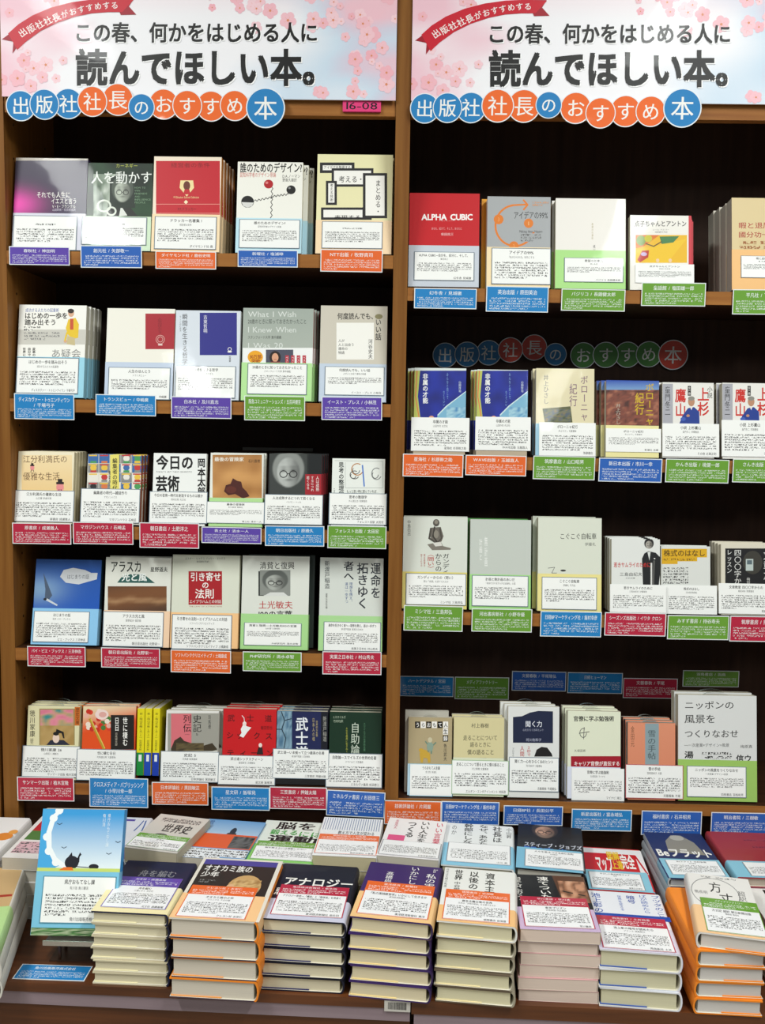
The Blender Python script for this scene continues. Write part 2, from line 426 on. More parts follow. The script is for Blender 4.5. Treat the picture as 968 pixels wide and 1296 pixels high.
def B(row, T, TL, TR, t, n, dx, short, bg, draw, band=None, cd=None, ct='', cs=None, cp=None, tg=None, tt='', lean=9, Y=.012, side='R', spine=None,
      yaw=0, page='#e4dcc4', border='#6a7a88', rows=6, dh=0, same=True, tl2=None, cskew=0, bdraw=None, ccol=None, wrap=False):
    z = SH[row]; ln = math.radians(lean); zz = z+.0006+t*math.sin(ln)
    X, w_, h_, yw = fit(np.array(pz(T, *TL)), np.array(pz(T, *TR)), zz, Y, ln, math.radians(yaw))
    X = max(X, (XL if row[0] == 'L' else XD1)+w_/2+.0012)
    M = frame(X, Y, zz, ln, yw); P = lambda x, y: on_plane(M, *pz(T, x, y))
    bb = None
    if band: bb = (band[0], P((TL[0]+TR[0])/2, band[1])[1])
    g = 'books on the '+SHN[row]
    r = make_book(M, w_, h_, t, bg, spine, side, False, page, bb, draw, P, bdraw=bdraw, wrap=row in ('L5', 'R5') or wrap)
    tag(r, short+', '+SHN[row], 'book', g)
    if n:
        plain = r if same else None
        if not same:
            pm = frame(X+dx, Y+(t+.0014)/math.cos(ln), zz, ln, yw); plain = make_book(pm, w_, h_+dh, t, ccol or bg, ccol or spine or bg, side, False, page)
            tag(plain, 'copy '+ORD[0]+' the '+short, 'book', g)
        for k in range(1 if same else 2, n+1):
            s_ = (t+.0014)/math.cos(ln)
            jx = dx*k*random.uniform(.85, 1.1)
            Mk = frame(X+jx-math.sin(yw)*s_*k, Y+math.cos(yw)*s_*k, zz, ln, yw)
            c = copy_book(plain, Mk); tag(c, 'copy '+ORD[k-1]+' the '+short, 'book', g)
    if cd: card(M, w_, cd, P, ct, cs, cp, 'white card on the '+short, 'review cards on the '+SHN[row], border, rows)
    if tg:
        shelf_tag(T, tg[0], tg[1:5], tt, CN[tg[0]]+' tag below the '+short, 'name tags on the '+SHN[row], line2=tl2, skew=tg[5] if len(tg) > 5 else 0)
    return M, w_, h_
def face(a, x, y, rx, ry, skin='#b9b0a4', hair='#222', glasses=True, bg='#30332f', bald=False, beard=None):
    """a small printed portrait, painted as a soft picture patch"""
    S, Hc, Bg = lin(skin), lin(hair), lin(bg); dk = tuple(k*.1 for k in S)
    def sm(t): t = min(1, max(0, t)); return t*t*(3-2*t)
    def bl(a_, b_, t): return tuple(p+(q-p)*t for p, q in zip(a_, b_))
    def fn(u, v):
        X, Y = (u-.5)*3.0, (v-.46)*3.0
        c = Bg
        c = bl(c, Hc, sm((1.14-math.hypot(X/1.12, (Y+.22)/1.08))*7+.5))
        inF = sm((1-math.hypot(X/.92, (Y-.02)/(1.04 if Y > 0 else 1.0 if bald else .82)))*7+.5)
        sk = bl(S, dk, min(.75, max(0, X*.75+.16))); n_ = noise.noise(Vector((X*3, Y*3, x)))*.12
        sk = tuple(k*(1+n_) for k in sk)
        if beard: sk = bl(sk, lin(beard), sm((math.hypot(X/.7, (Y-.1)/.8)-.62)*5)*sm((Y-.15)*5)*.8)
        for s_ in (-1, 1): sk = bl(sk, dk, .9*math.exp(-((X-s_*.38)/.22)**2-((Y+.08)/.14)**2)); sk = bl(sk, dk, .5*math.exp(-((X-s_*.38)/.26)**2-((Y+.34)/.06)**2))
        sk = bl(sk, dk, .7*math.exp(-((X-.1)/.11)**2-((Y-.22)/.16)**2)); sk = bl(sk, dk, .7*math.exp(-(X/.34)**2-((Y-.56)/.07)**2))
        sk = bl(sk, tuple(min(1, k*1.5) for k in S), .5*math.exp(-((X+.3)/.3)**2-((Y-.15)/.25)**2))
        return bl(c, sk, inF)
    a.f(x-rx*1.5, y-ry*1.38, x+rx*1.5, y+ry*1.2, 34, 36, fn)
    if glasses:
        for s in (-1, 1): a.ring(x+s*rx*.4, y-ry*.06, rx*.3, ry*.2, rx*.07, '#1c1c1c', n=14)
        a.l([(x-rx*.1, y-ry*.08), (x+rx*.1, y-ry*.08)], rx*.06, '#1c1c1c')

# ------------------------------------------------------------------ the bookcase and the room
XL, XD0, XD1, XR = -.752, -.0155, .0115, .872
YB = .262
fl = MB(); fl.box(-4, -6, -.02, 4, 1.0, 0, mat=FLOORM); struct('floor', fl)
wl = MB(); wl.box(-4, .32, 0, 4, .42, 3.1, '#b8b0a0', MATTE); struct('wall_back', wl)
ce = MB(); ce.box(-4, -6, 3.0, 4, .42, 3.1, '#d8d8d4', MATTE); struct('ceiling', ce)
bc = empty('bookcase', Matrix.Translation((0, 0, 0)))
tag(bc, 'tall dark wooden bookcase with oak uprights and shelf edges full of facing books', 'bookcase')
def upright(name, x0, x1, pins):
    mb = MB(); mb.box(x0, 0, 0, x1, YB+.02, 2.42, mat=OAK)
    for s, x in pins:
        z = .84
        while z < 2.3:
            for y in (.045, .21):
                n = len(mb.v); mb.v += [(x+s*.0003, y+.0028*math.cos(i*math.tau/8), z+.0028*math.sin(i*math.tau/8)) for i in range(8)]
                mb.face([n+i for i in (range(8) if s > 0 else reversed(range(8)))], (.4, .35, .3), METAL)
            z += .064
    mb.build(name, bc)
upright('upright', XL-.029, XL, ((1, XL),)); upright('upright', XD0, XD1, ((-1, XD0), (1, XD1))); upright('upright', XR, XR+.028, ((-1, XR),))
for x0, x1, zs in ((XL, XD0, [SH['L%d' % i] for i in (1, 2, 3, 4, 5)]), (XD1, XR, [SH[k] for k in ('R1', 'R2', 'R3', 'R5')])):
    mb = MB(); mb.box(x0, YB, .0, x1, YB+.018, 2.4, mat=DARK); mb.build('back_panel', bc)
    for z in zs:
        th = .0245 if z > .8 else .0225
        mb = MB(); mb.box(x0+.0005, .002, z-th, x1-.0005, YB-.0005, z, mat=BROWN); mb.box(x0+.0005, 0, z-th, x1-.0005, .002, z, mat=OAKE); mb.build('shelf_board', bc)
    mb = MB(); mb.box(x0+.0005, .03, 0, x1-.0005, .045, zs[-1]-.024, mat=BROWN); mb.build('lower_panel', bc)
    mb = MB(); mb.box(x0+.0005, .004, 2.066, x1-.0005, .024, 2.098, mat=OAKE); mb.build('header_rail', bc)
    mb = MB(); mb.box(x0+.0005, .004, 2.098, x1-.0005, .018, 2.42, mat=BROWN); mb.build('header_board', bc)
# neighbouring bay beyond the left upright
nb = empty('bookcase', Matrix.Translation((XL-.036, 0, 0)))
tag(nb, 'neighbouring bookcase seen as a thin sliver beyond the left oak upright', 'bookcase')
mb = MB(); mb.box(-.03, 0, 0, 0, YB+.02, 2.42, mat=OAK); mb.build('upright', nb)
mb = MB(); mb.box(-.63, 0, 0, -.6, YB+.02, 2.42, mat=OAK); mb.build('upright', nb)
mb = MB(); mb.box(-.6, YB, 0, -.03, YB+.018, 2.4, mat=DARK); mb.build('back_panel', nb)
for z in (.766, 1.04, 1.3, 1.56, 1.82, 2.1):
    mb = MB(); mb.box(-.5995, 0, z-.024, -.0305, YB-.001, z, mat=OAKE); mb.build('shelf_board', nb)

# ------------------------------------------------------------------ header posters
def flower(a, x, y, r, col, c2):
    for k in range(5):
        th = k*math.tau/5+x; a.e(x+.55*r*math.cos(th), y+.55*r*math.sin(th), r*.48, r*.48, col, 9)
    for k in range(5):
        th = k*math.tau/5+x; a.l([(x, y), (x+.5*r*math.cos(th), y+.5*r*math.sin(th))], r*.05, '#eeb0ac')
    a.e(x, y, r*.16, r*.16, c2, 7)
def poster(x0, x1, T, ox, oy, s, label):
    z0, z1 = 2.0915, 2.31
    mb = MB(); Y = -.0065; mb.box(x0, Y, z0, x1, Y+.003, z1, '#e8e6ec', POSTER)
    def P(x, y):
        p = at(*pz(T, x, y), Y); return p[0], p[2]
    a = Art(mb, P, (x0, z0, x1, z1), POSTER, FINEG, Y)
    W, H = x1-x0, z1-z0; A2 = Art(mb, lambda u, v: (x0+u*W, z1-v*H), (x0, z0, x1, z1), POSTER, FINEG, Y)
    def bg(u, v):
        e = noise.noise(Vector((u*5, v*3, 2)))*.25
        c = mix('#efc3d0', '#f3f2f6', (u+e)*4.5); c = mix(c, '#bcd6ea', (u+e-.62)*3.2) if u+e > .62 else c
        c = mix(c, '#efc0cc', (u+e-.86)*6) if u+e > .86 else c
        return mix(c, '#f2c8d2', max(0, .34-v)*1.6*(1 if u > .3 else 0))
    A2.f(0, 0, 1, 1, 40, 12, bg)
    rnd = random.Random(5); base = A2.y-2e-5
    for k in range(80):
        u = rnd.choice((rnd.uniform(0, .16), rnd.uniform(.78, 1), rnd.uniform(.5, 1))); v = rnd.uniform(.02, .97) if u < .17 or u > .8 else rnd.uniform(0, .42)
        p = A2.pt(u, v); r = rnd.uniform(.006, .016)
        B2 = Art(mb, lambda x, y: (x, y), (x0, z0, x1, z1), POSTER, FINEG, base-k*7e-6); B2.step = 5e-7; flower(B2, p[0], p[2], r, mix('#f0b0bc', '#f4d0d8', rnd.random()), '#d98a62')
    a.y = base-82*7e-6-2e-5
    q = lambda x, y: (ox+x*s, oy+y*s)
    # ribbon: an arc of red with folded ends
    up = [(40, 165), (90, 120), (160, 76), (250, 38), (350, 12), (450, -2), (560, -8), (655, 0)]
    lo = [(85, 245), (130, 203), (200, 152), (280, 112), (370, 82), (450, 66), (530, 60), (600, 60)]
    a.poly([q(10, 193), q(55, 160), q(108, 200), q(62, 262), q(66, 205)], '#a01428')
    a.poly([q(560, -8), q(655, -5), q(632, 32), q(668, 72), q(592, 74)], '#a01428')
    for i in range(7): a.poly([q(*up[i]), q(*up[i+1]), q(*lo[i+1]), q(*lo[i])], '#c8182e')
    for i, ch in enumerate('出版社社長がおすすめする'):
        u = i/11; x = 112+u*450; y = 160-165*math.sin(u*1.35)+28*u*u; th = -.66+u*.5
        co, fs = glyph(ch, .015, 2); h = 21*(1 if i < 5 else .9); a.bump()
        n = len(mb.v)
        for gx, gy in co:
            dx, dy = (gx-.5)*h*2, -(gy-.38)*h*2
            mb.v.append(a.pt(*q(x+dx*math.cos(th)-dy*math.sin(th), y+dx*math.sin(th)+dy*math.cos(th))))
        for f in fs: mb.f.append(tuple(n+k for k in f)); mb.c.append(lin('#f6e8e6')); mb.m.append(mb.slot(POSTER))
    for dd, c in ((5, '#ffffff'), (0, '#161616')):
        a.t('この春、何かをはじめる人に', *q(362+dd, 108+dd), *q(1560+dd, 212+dd), c, .036, res=3)
        a.t('読んでほしい本。', *q(370+dd, 238+dd), *q(1640+dd, 425+dd), c, .05, res=3)
    o = mb.build('header_poster'); tag(o, label, 'poster', 'blossom posters above the two bays')
poster(XL+.001, XD0-.0008, 'Z1', 0, 0, .4902, 'pink blossom header poster above the left bay, beside the 16-08 label')
poster(XD1+.0008, .79, 'Z2', 85, 3, .512, 'pink blossom header poster above the right bay')
# frame-like small slot label behind the left circles
mb = MB(); p0, p1 = at(434, 127.5, .003), at(482, 142.5, .003); mb.box(p0[0], -.002, p1[2], p1[0], .0035, p0[2], '#e23c7c', MATTE)
a = Art(mb, lambda u, v: (p0[0]+(p1[0]-p0[0])*u, p0[2]+(p1[2]-p0[2])*v), (p0[0], p1[2], p1[0], p0[2]), MATTE, FINE, -.002)
a.t('16-08', .08, .02, .92, .92, '#181018', .01); tag(mb.build('shelf_number'), 'pink label reading 16-08 on the rail of the left bay', 'label')

def garland(T, circ, Y, label, wt=.012):
    c0 = circ[0]; root = empty('letter_garland', Matrix.Translation(at(*pz(T, c0[0], c0[1]), Y).tolist())); tag(root, label, 'sign', 'circle letter signs')
    for i, (x, y, r, col, ch) in enumerate(circ):
        c = at(*pz(T, x, y), Y); rr = r/ZC[T][2]/F*np.dot(c-EYE, -RN[:, 2])
        mb = MB(); yy = -.0011*(i % 2) - (.0022 if ch == '本' else 0); n = 40
        cx, cz = c[0]-root.location.x, c[2]-root.location.z
        ring = [(cx+rr*math.cos(k*math.tau/n), cz+rr*math.sin(k*math.tau/n)) for k in range(n)]
        k0 = len(mb.v); mb.v += [(p, yy, q) for p, q in ring]+[(p, yy+.0008, q) for p, q in ring]
        lc = lin('#e8eef2'); mb.face(range(k0, k0+n), lc, GLOSS); mb.face([k0+n+k for k in reversed(range(n))], lc, GLOSS)
        for k in range(n): mb.face([k0+(k+1) % n, k0+k, k0+n+k, k0+n+(k+1) % n], lc, GLOSS)
        a = Art(mb, lambda u, v: (cx+u*rr, cz-v*rr), (cx-rr, cz-rr, cx+rr, cz+rr), GLOSS, FINEG, yy)
        a.e(0, 0, .94, .94, col, 36); g = .62 if ord(ch) > 0x3100 else .6
        a.t(ch, -g, -g*.98, g, g*1.02, '#f2f2ee', wt, res=3)
        mb.build('letter_disc', root)
Bl, Or = '#1e7fbe', '#ee6a26'
txt = '出版社社長のおすすめ本'
garland('Z1', [(50,254,36,Bl,'出'),(107,251,36,Bl,'版'),(164,249,36,Bl,'社'),(222,244,36,Or,'社'),(283,239,38,Or,'長'),(340,258,32,Bl,'の'),(393,250,36,Or,'お'),(450,254,36,Or,'す'),(507,255,36,Or,'す'),(564,254,36,Or,'め'),(638,260,47,Bl,'本')], -.010,
        'blue and orange circle letter sign under the left header poster')
garland('Z2', [(114,272,37,Bl,'出'),(171,271,37,Bl,'版'),(230,270,38,Bl,'社'),(297,266,41,Or,'社'),(363,266,41,Or,'長'),(425,264,33,Bl,'の'),(493,271,39,Or,'お'),(555,284,38,Or,'す'),(618,279,39,Or,'す'),(681,280,38,Or,'め'),(760,272,48,Bl,'本')], -.010,
        'blue and orange circle letter sign under the right header poster')
Dg = '#4f8f3c'; Rd = '#d8452e'
garland('M', [(255,886,64,Bl,'出'),(367,881,64,Bl,'版'),(478,873,64,Bl,'社'),(588,859,64,Rd,'社'),(710,846,66,Rd,'長'),(818,881,57,Bl,'の'),(960,886,66,Dg,'お'),(1074,884,66,Dg,'す'),(1186,883,66,Dg,'す'),(1294,881,66,Dg,'め'),(1417,884,76,Rd,'本')], .255,
        'circle letter sign in shade on the back panel of the right bay')
for x0, y0, x1, y1, c, ttl, lb in ((63,98,326,197,'T','ハートデジタル / 宮田','sky blue name tag at the left end of the row on the back panel'), (332,102,598,211,'G','メディアファクトリー','green name tag on the back panel above the second book from the divider'),
        (612,74,878,170,'B','文藝春秋 / 平尾隆弘','dark blue name tag on the back panel above the dark blue and white book'), (885,80,1155,182,'T','日経ヒューマン','sky blue name tag on the back panel above the white book with red strip'),
        (1158,108,1424,206,'R','文藝春秋 / 平尾','crimson name tag on the back panel above the salmon book'), (1450,70,1726,150,'G','羽鳥書店 / 羽鳥','green name tag on the back panel at the right end of the row')):
    shelf_tag('V', c, (x0, y0, x1, y1), ttl, lb, 'name tags on the back panel of the right bay', Y=.259)
mb = MB(); p0, p1 = at(307, 566, .26), at(396, 571.5, .26); mb.box(p0[0], .258, p1[2], p1[0], .2605, p0[2], '#8a8a86', MATTE)
tag(mb.build('label_strip'), 'thin grey label strip on the back panel of the left bay', 'label')

# ------------------------------------------------------------------ books standing on the shelves (coordinates read off enlargements of the photo)
W_ = '#f2f0ea'; K_ = '#141414'
def glow(a, x0, y0, x1, y1, c0, c1, gx, gy, gr, gc, n=18):
    a.f(x0, y0, x1, y1, n, n, lambda u, v: mix(mix(c0, c1, v), gc, math.exp(-((u-gx)**2+((v-gy)*1.3)**2)/gr**2)))
# left bay, first shelf
def d(a):
    glow(a, 20, 60, 430, 350, '#4a4454', '#2e2444', .1, .8, .28, '#f04ab4'); a.r(20, 60, 430, 86, '#b9b2a8')
    a.t('それでも人生に', 172, 232, 332, 264, W_, .01); a.t('イエスと言う', 240, 262, 362, 292, W_, .01); a.t('V・E・フランクル', 246, 293, 356, 312, W_); a.t('山田邦男・松田美佳訳', 246, 312, 356, 325, '#c8c0d0')
B('L1', 'A', (75,65), (415,85), .022, 0, 0, 'purple book with a pink glow', '#2e2444', d, ('#d5d5e2', 335), (66,345,360,512), '', cp='', tg=('P',42,490,327,577), tt='春秋社 / 神田明', rows=5)
def d(a):
    a.blot(410, 95, 720, 372, ['#0a1c10', '#16321c', '#24482a'], 3, 1); a.blot(440, 150, 545, 350, ['#26402a', '#8a9a88', '#cfd6cc'], 4, 9, 10)
    a.poly([(500, 350), (520, 300), (600, 290), (650, 350)], '#20241f'); a.poly([(560, 350), (570, 300), (600, 345)], '#e0e4dc')
    face(a, 577, 240, 40, 58, '#b4bcae', '#4a544a', bg='#1c2a20'); a.ring(490, 300, 30, 26, 8, '#dfe6da'); a.ring(525, 325, 20, 18, 8, '#dfe6da')
    a.t('カーネギー', 545, 100, 650, 122, '#b8c04a'); a.t('人を動かす', 428, 135, 718, 198, '#f0f4ee', .01)
    for i, s_ in enumerate(('HOW TO', 'WIN', 'FRIENDS', 'AND', 'INFLUENCE', 'PEOPLE')): a.t(s_, 634, 208+i*14, 634+len(s_)*8.6, 220+i*14, '#7a9a7a')
B('L1', 'A', (416,92), (722,105), .024, 1, .004, 'green book with a grey portrait and white smoke', '#12281a', d, ('#cfe6c8', 350), (388,352,690,487), '', cp='', tg=('B',379,485,668,590), tt='創元社 / 矢部敬一', rows=5)
def d(a):
    a.r(700, 60, 1040, 350, '#f1e2cc'); a.r(735, 88, 1036, 352, '#c21f2c'); a.t('経営者の条件', 805, 96, 990, 120, '#7a1018')
    a.poly([(850, 180), (910, 180), (914, 215), (880, 256), (846, 215)], '#f0dca0'); a.e(880, 205, 16, 22, '#6a3020'); a.poly([(862, 246), (870, 222), (892, 222), (898, 246)], '#c21f2c')
    a.t("P.F.Drucker Eternal Collection", 818, 252, 938, 266, '#f0dca0'); a.poly([(876, 272), (886, 282), (876, 292), (866, 282)], '#f6e8c0')
    a.r(735, 291, 1036, 293, '#f0b0a0'); a.r(735, 334, 1036, 336, '#f0b0a0'); a.t('P.F.ドラッカー', 838, 306, 925, 324, '#6a1018')
B('L1', 'A', (727,62), (1046,75), .02, 4, .002, 'red book with a cream crest and cream border', '#f1e2cc', d, ('#f5dcb4', 340), (731,350,1018,508), 'ドラッカー名著集 1', cs='経営者の条件', cp='ダイヤモンド社 鹿', tg=('O',732,512,1018,596), tt='ダイヤモンド社 / 鹿谷史明', spine='#d8863a', rows=5)
def d(a):
    a.t('誰のためのデザイン?', 192, 92, 474, 140, K_, .025); a.t('認知科学者のデザイン原論', 192, 136, 356, 160, '#c0392b'); a.t('D.A.ノーマン', 385, 145, 466, 163, K_); a.t('野島久雄訳', 385, 163, 450, 180, K_)
    sq = lambda x0, y0, x1, y1, n=5: [(x0+(x1-x0)*i/24+math.sin(i/24*n*6.28)*4*(abs(y1-y0) > abs(x1-x0)), y0+(y1-y0)*i/24+math.sin(i/24*n*6.28)*4*(abs(y1-y0) <= abs(x1-x0))) for i in range(25)]
    a.l(sq(338, 250, 258, 266), 3, K_); a.l(sq(338, 246, 412, 236), 3, K_); a.l(sq(338, 205, 334, 350, 6), 3, K_)
    a.e(322, 190, 21, 20, '#b01c24'); a.e(314, 184, 7, 6, '#e08080', 10); a.e(424, 216, 21, 20, '#1c1c1c'); a.e(417, 208, 6, 5, '#888', 10); a.e(227, 270, 29, 27, '#161616'); a.poly([(199, 272), (255, 274), (246, 290), (227, 297), (208, 290)], '#d8d8d4')
B('L1', 'B', (183,80), (480,100), .019, 2, .009, 'white book with three balls on wavy wires', '#f0efe6', d, ('#bfe2ee', 345), (190,350,463,484), '誰のためのデザイン?', cs='認知科学者のデザイン原論', tg=('B',182,487,455,565), tt='新曜社 / 塩浦暲', spine='#e8e4cc', rows=5)
def d(a):
    def fr(x0, y0, x1, y1, w=11, c='#2b2a2c'): a.r(x0, y0, x1, y1, c); a.r(x0+w, y0+w, x1-w, y1-w, '#f4f2ec')
    fr(555, 92, 712, 140, 13); fr(608, 118, 798, 202); fr(582, 175, 632, 285); fr(560, 296, 790, 352); fr(748, 295, 800, 345); fr(750, 140, 860, 345, 12)
    a.t('アイデアを整理する', 572, 106, 695, 122, '#333'); a.t('考える・', 640, 152, 755, 184, K_, .01); a.vt('まとめる・', 806, 170, 832, 330, K_, .01); a.t('表現する', 620, 330, 742, 352, K_, .01); a.vt('考える技術', 600, 188, 616, 270, '#333')
B('L1', 'B', (545,62), (888,50), .022, 1, .002, 'pale yellow book with black linked frames', '#e9e4b4', d, ('#f5d9b2', 355), (565,360,838,485), '', tg=('O',558,485,840,587), tt='NTT出版 / 牧野真司', rows=5)
# left bay, second shelf
def d(a):
    a.r(80, 175, 420, 246, '#cbc9c0'); a.t('成功する人たちの起業術', 120, 74, 278, 94, '#2a4aa0', .01); a.t('はじめの一歩を', 116, 94, 320, 126, '#26221c', .03); a.t('踏み出そう', 116, 126, 266, 156, '#26221c', .03)
    a.fine_(112, 158, 190, 182, 2, '#444', '#f2f1ea'); a.fine_(112, 184, 280, 226, 3, '#777', '#cbc9c0')
    a.poly([(322, 128), (356, 120), (372, 150), (368, 214), (340, 220), (318, 196), (310, 168)], '#e6c228'); a.r(330, 124, 346, 176, '#c8502c'); a.poly([(318, 206), (352, 214), (354, 250), (314, 244)], '#c8b98a'); a.e(335, 98, 14, 18, '#d8a888'); a.e(334, 88, 15, 11, '#2a1c14'); a.e(308, 230, 8, 8, '#d8a888', 10); a.l([(316, 190), (306, 226)], 8, '#e6c228')
    a.vt('変革の', 152, 260, 168, 302, K_, .02); a.vt('自分で', 130, 260, 146, 302, K_, .02); a.vt('世界に', 107, 260, 122, 302, K_, .02); a.t('あ疑会', 240, 266, 382, 310, '#8a8a88')
B('L2', 'C', (92,52), (410,68), .018, 3, .002, 'white book with a drawn man in a yellow jacket', '#f2f1ea', d, ('#9ad2e6', 305), (82,306,368,480), 'はじめの一歩を踏み出そう', cs='成功する人たちの起業術', cp='ディスカヴァー・トゥエンティワン 干場弓子', tg=('T',67,475,350,596,6), tt='ディスカヴァー・トゥエンティワン', tl2='/ 干場弓子', spine='#d8d4c0', rows=5)
def d(a):
    a.r(685, 100, 835, 268, '#a81c2a'); a.ring(755, 222, 20, 20, 2, '#e0b8b0'); a.ring(755, 222, 12, 12, 2, '#e0b8b0'); a.r(745, 244, 765, 250, '#f0e0d8')
    a.vt('人生のほんとう', 742, 120, 764, 196, '#7a0e1c', .01)
B('L2', 'C', (507,65), (826,88), .02, 0, 0, 'plain cream book with a red square', '#efece0', d, ('#c2cfe2', 330), (513,352,800,508), '人生のほんとう', cs='トランスビュー', cp='中嶋廣', tg=('T',450,480,734,579), tt='トランスビュー / 中嶋廣', rows=4, Y=.016)
def d(a):
    a.vt('瞬間を生きる哲学', 858, 100, 884, 342, '#2a2a2c', .01); a.vt('今ここに佇む技法', 846, 110, 854, 185, '#555')
    a.r(941, 96, 1116, 296, '#2a2a86'); a.vt('古東哲明', 958, 106, 977, 192, '#e8e8f0', .01); a.ring(1082, 268, 8, 8, 2.4, W_); a.e(1082, 280, 11, 4, W_, 10); a.vt('筑摩選書', 1078, 300, 1088, 328, '#444')
B('L2', 'C', (830,84), (1136,88), .018, 0, 0, 'pale blue book with a dark blue square', '#d6dde6', d, None, (828,345,1108,500), '瞬間を生きる哲学', cs='今ここに佇む技法', cp='', tg=('P',806,490,1090,592), tt='白水社 / 及川直志', rows=5)
def d(a):
    a.f(205, 58, 530, 255, 2, 8, lambda u, v: mix('#9fa9a0', '#aab2a8', v)); a.r(205, 252, 530, 340, '#eef0ee')
    for s_, y in (('What I Wish', 80), ('I Knew When', 150), ('I Was 20', 222)): a.t(s_, 228, y, 228+len(s_)*20, y+36, '#d8ddd8')
    a.t('20歳のときに知っておきたかったこと', 228, 120, 495, 144, '#3a403c'); a.t('スタンフォード大学 集中講義', 228, 196, 380, 212, '#3a403c')
    a.e(262, 294, 35, 30, '#eaa41c', 24); a.t('30万部', 236, 282, 290, 302, '#8a2010', .02); a.t('突破!', 244, 302, 284, 320, '#8a2010', .02)
    a.r(310, 260, 434, 332, '#4a4c5c'); a.e(352, 296, 26, 30, '#241816'); a.e(352, 296, 15, 20, '#d8a080'); a.poly([(322, 332), (334, 314), (372, 314), (386, 332)], '#7a2838'); a.l([(346, 305), (358, 305)], 2.4, '#a03030')
    for k in range(4): a.r(398+k*26, 286, 414+k*26, 330, '#b83040'); a.vt('ベスト', 400+k*26, 290, 412+k*26, 328, '#f0e8e8')
B('L2', 'D', (208,60), (527,85), .018, 2, .004, 'grey green book with an orange round seal', '#a8b2aa', d, ('#b4e29a', 320), (228,322,495,466), '20歳のときに知っておきたかったこと', cs='スタンフォード大学 集中講義', tg=('G',212,468,488,580), tt='阪急コミュニケーションズ / 五百井健至', spine='#b02030', rows=5)
def d(a):
    a.r(630, 138, 800, 305, '#f2f1ea'); a.t('何度読んでも、', 634, 92, 812, 124, K_, .02); a.vt('いい話', 806, 118, 834, 218, K_, .02); a.e(822, 110, 18, 12, '#8a8460', 10)
    for i, s_ in enumerate(('人が', '人と出会う', '運命の', '物語')): a.t(s_, 638, 212+i*18, 638+len(s_)*14.5, 227+i*18, K_)
    a.vt('河谷史夫', 774, 212, 794, 302, K_, .01)
B('L2', 'D', (560,53), (863,70), .02, 0, 0, 'beige book with a square white panel', '#cdc7b8', d, ('#c3d0e0', 325), (578,336,846,470), '何度読んでも、いい話', cs='人が人と出会う運命の物語', cp='イースト・プレス 小林茂', tg=('P',563,472,838,578), tt='イースト・プレス / 小林茂', rows=3)
# left bay, third shelf
def d(a):
    a.f(102, 78, 340, 246, 3, 6, lambda u, v: mix('#f2dcae', '#eccb90', v)); a.t('江分利満氏の', 108, 78, 318, 116, '#6a4a30'); a.t('優雅な生活', 108, 158, 282, 198, '#6a4a30')
    for x, y, s in ((152, 138, 1), (283, 230, 1.8)):
        a.e(x, y, 10*s, 13*s, '#e89090'); a.r(x-10*s, y-14*s, x+10*s, y-8*s, '#241c1c'); a.r(x-6*s, y-22*s, x+6*s, y-12*s, '#241c1c'); a.l([(x-4, y+10), (x-7, y+20)], 3, '#241c1c'); a.l([(x+4, y+10), (x+7, y+18)], 3, '#241c1c')
B('L3', 'E', (88,54), (352,70), .012, 4, .001, 'peach paperback with a small bowler hat figure', '#f0e6c8', d, None, (65,242,347,396), '江分利満氏の優雅な生活', cs='山口瞳 新潮文庫', cp='原書房 成瀬雅人', tg=('R',57,396,334,495), tt='原書房 / 成瀬雅人', spine='#e8dcb4')
def d(a):
    pal = ['#c23a3a', '#e8c048', '#3a6aa8', '#e8e4da', '#8a8a88', '#4a9a58', '#d87848', '#2a2a2c']
    r_ = random.Random(3)
    for i in range(5):
        for j in range(4):
            x, y = 414+i*52, 74+j*44; a.r(x+1, y+1, x+50, y+42, r_.choice(pal[2:5])); a.e(x+26, y+20, 15, 14, r_.choice(pal)); a.r(x+12, y+32, x+40, y+42, r_.choice(pal))
            a.r(x+5, y+3, x+44, y+9, r_.choice(pal[:2]))
    a.r(520, 66, 562, 250, '#e8dc70'); a.vt('編集者の時代', 530, 92, 554, 246, K_, .02); a.vt('雑誌作り', 512, 150, 522, 236, '#333')
B('L3', 'E', (415,70), (668,82), .014, 2, .002, 'colourful paperback patterned with magazine covers', '#d8d4c8', d, None, (383,234,657,400), '編集者の時代―雑誌作り', cs='マガジンハウス', cp='マガジンハウス 石﨑孟', tg=('R',343,392,627,496), tt='マガジンハウス / 石﨑孟', spine='#a85a38')
def d(a):
    a.t('今日の', 735, 78, 912, 148, K_, .045); a.t('芸術', 733, 174, 846, 250, K_, .045); a.t("TODAY'S ART TARO OKAMOTO", 735, 152, 905, 162, '#333')
    a.vt('岡本太郎', 930, 92, 968, 272, K_, .045)
B('L3', 'E', (725,62), (975,78), .013, 0, 0, 'white paperback with very large black letters', '#eff1ee', d, None, (706,248,975,402), '今日の芸術―時代を創造するものは誰か', cs='岡本太郎 光文社', cp='', tg=('R',657,395,938,514,5), tt='朝日書店 / 土肥洋之')
def d(a):
    a.f(68, 74, 292, 270, 16, 14, lambda u, v: mix(mix('#a8733c', '#d09a5c', noise.noise(Vector((u*3, v*3, 1)))+.5), '#8a5a30', max(0, .3-v)))
    a.poly([(120, 240), (128, 212), (150, 205), (160, 180), (180, 192), (198, 196), (204, 222), (222, 240), (236, 262), (206, 272), (170, 252), (140, 258)], '#4a1c14'); a.e(152, 232, 24, 16, '#5e281c', 12)
    a.t('最後の冒険家', 76, 84, 210, 104, '#f0ece0', .02); a.t('石川直樹', 230, 94, 284, 110, '#2a1a10')
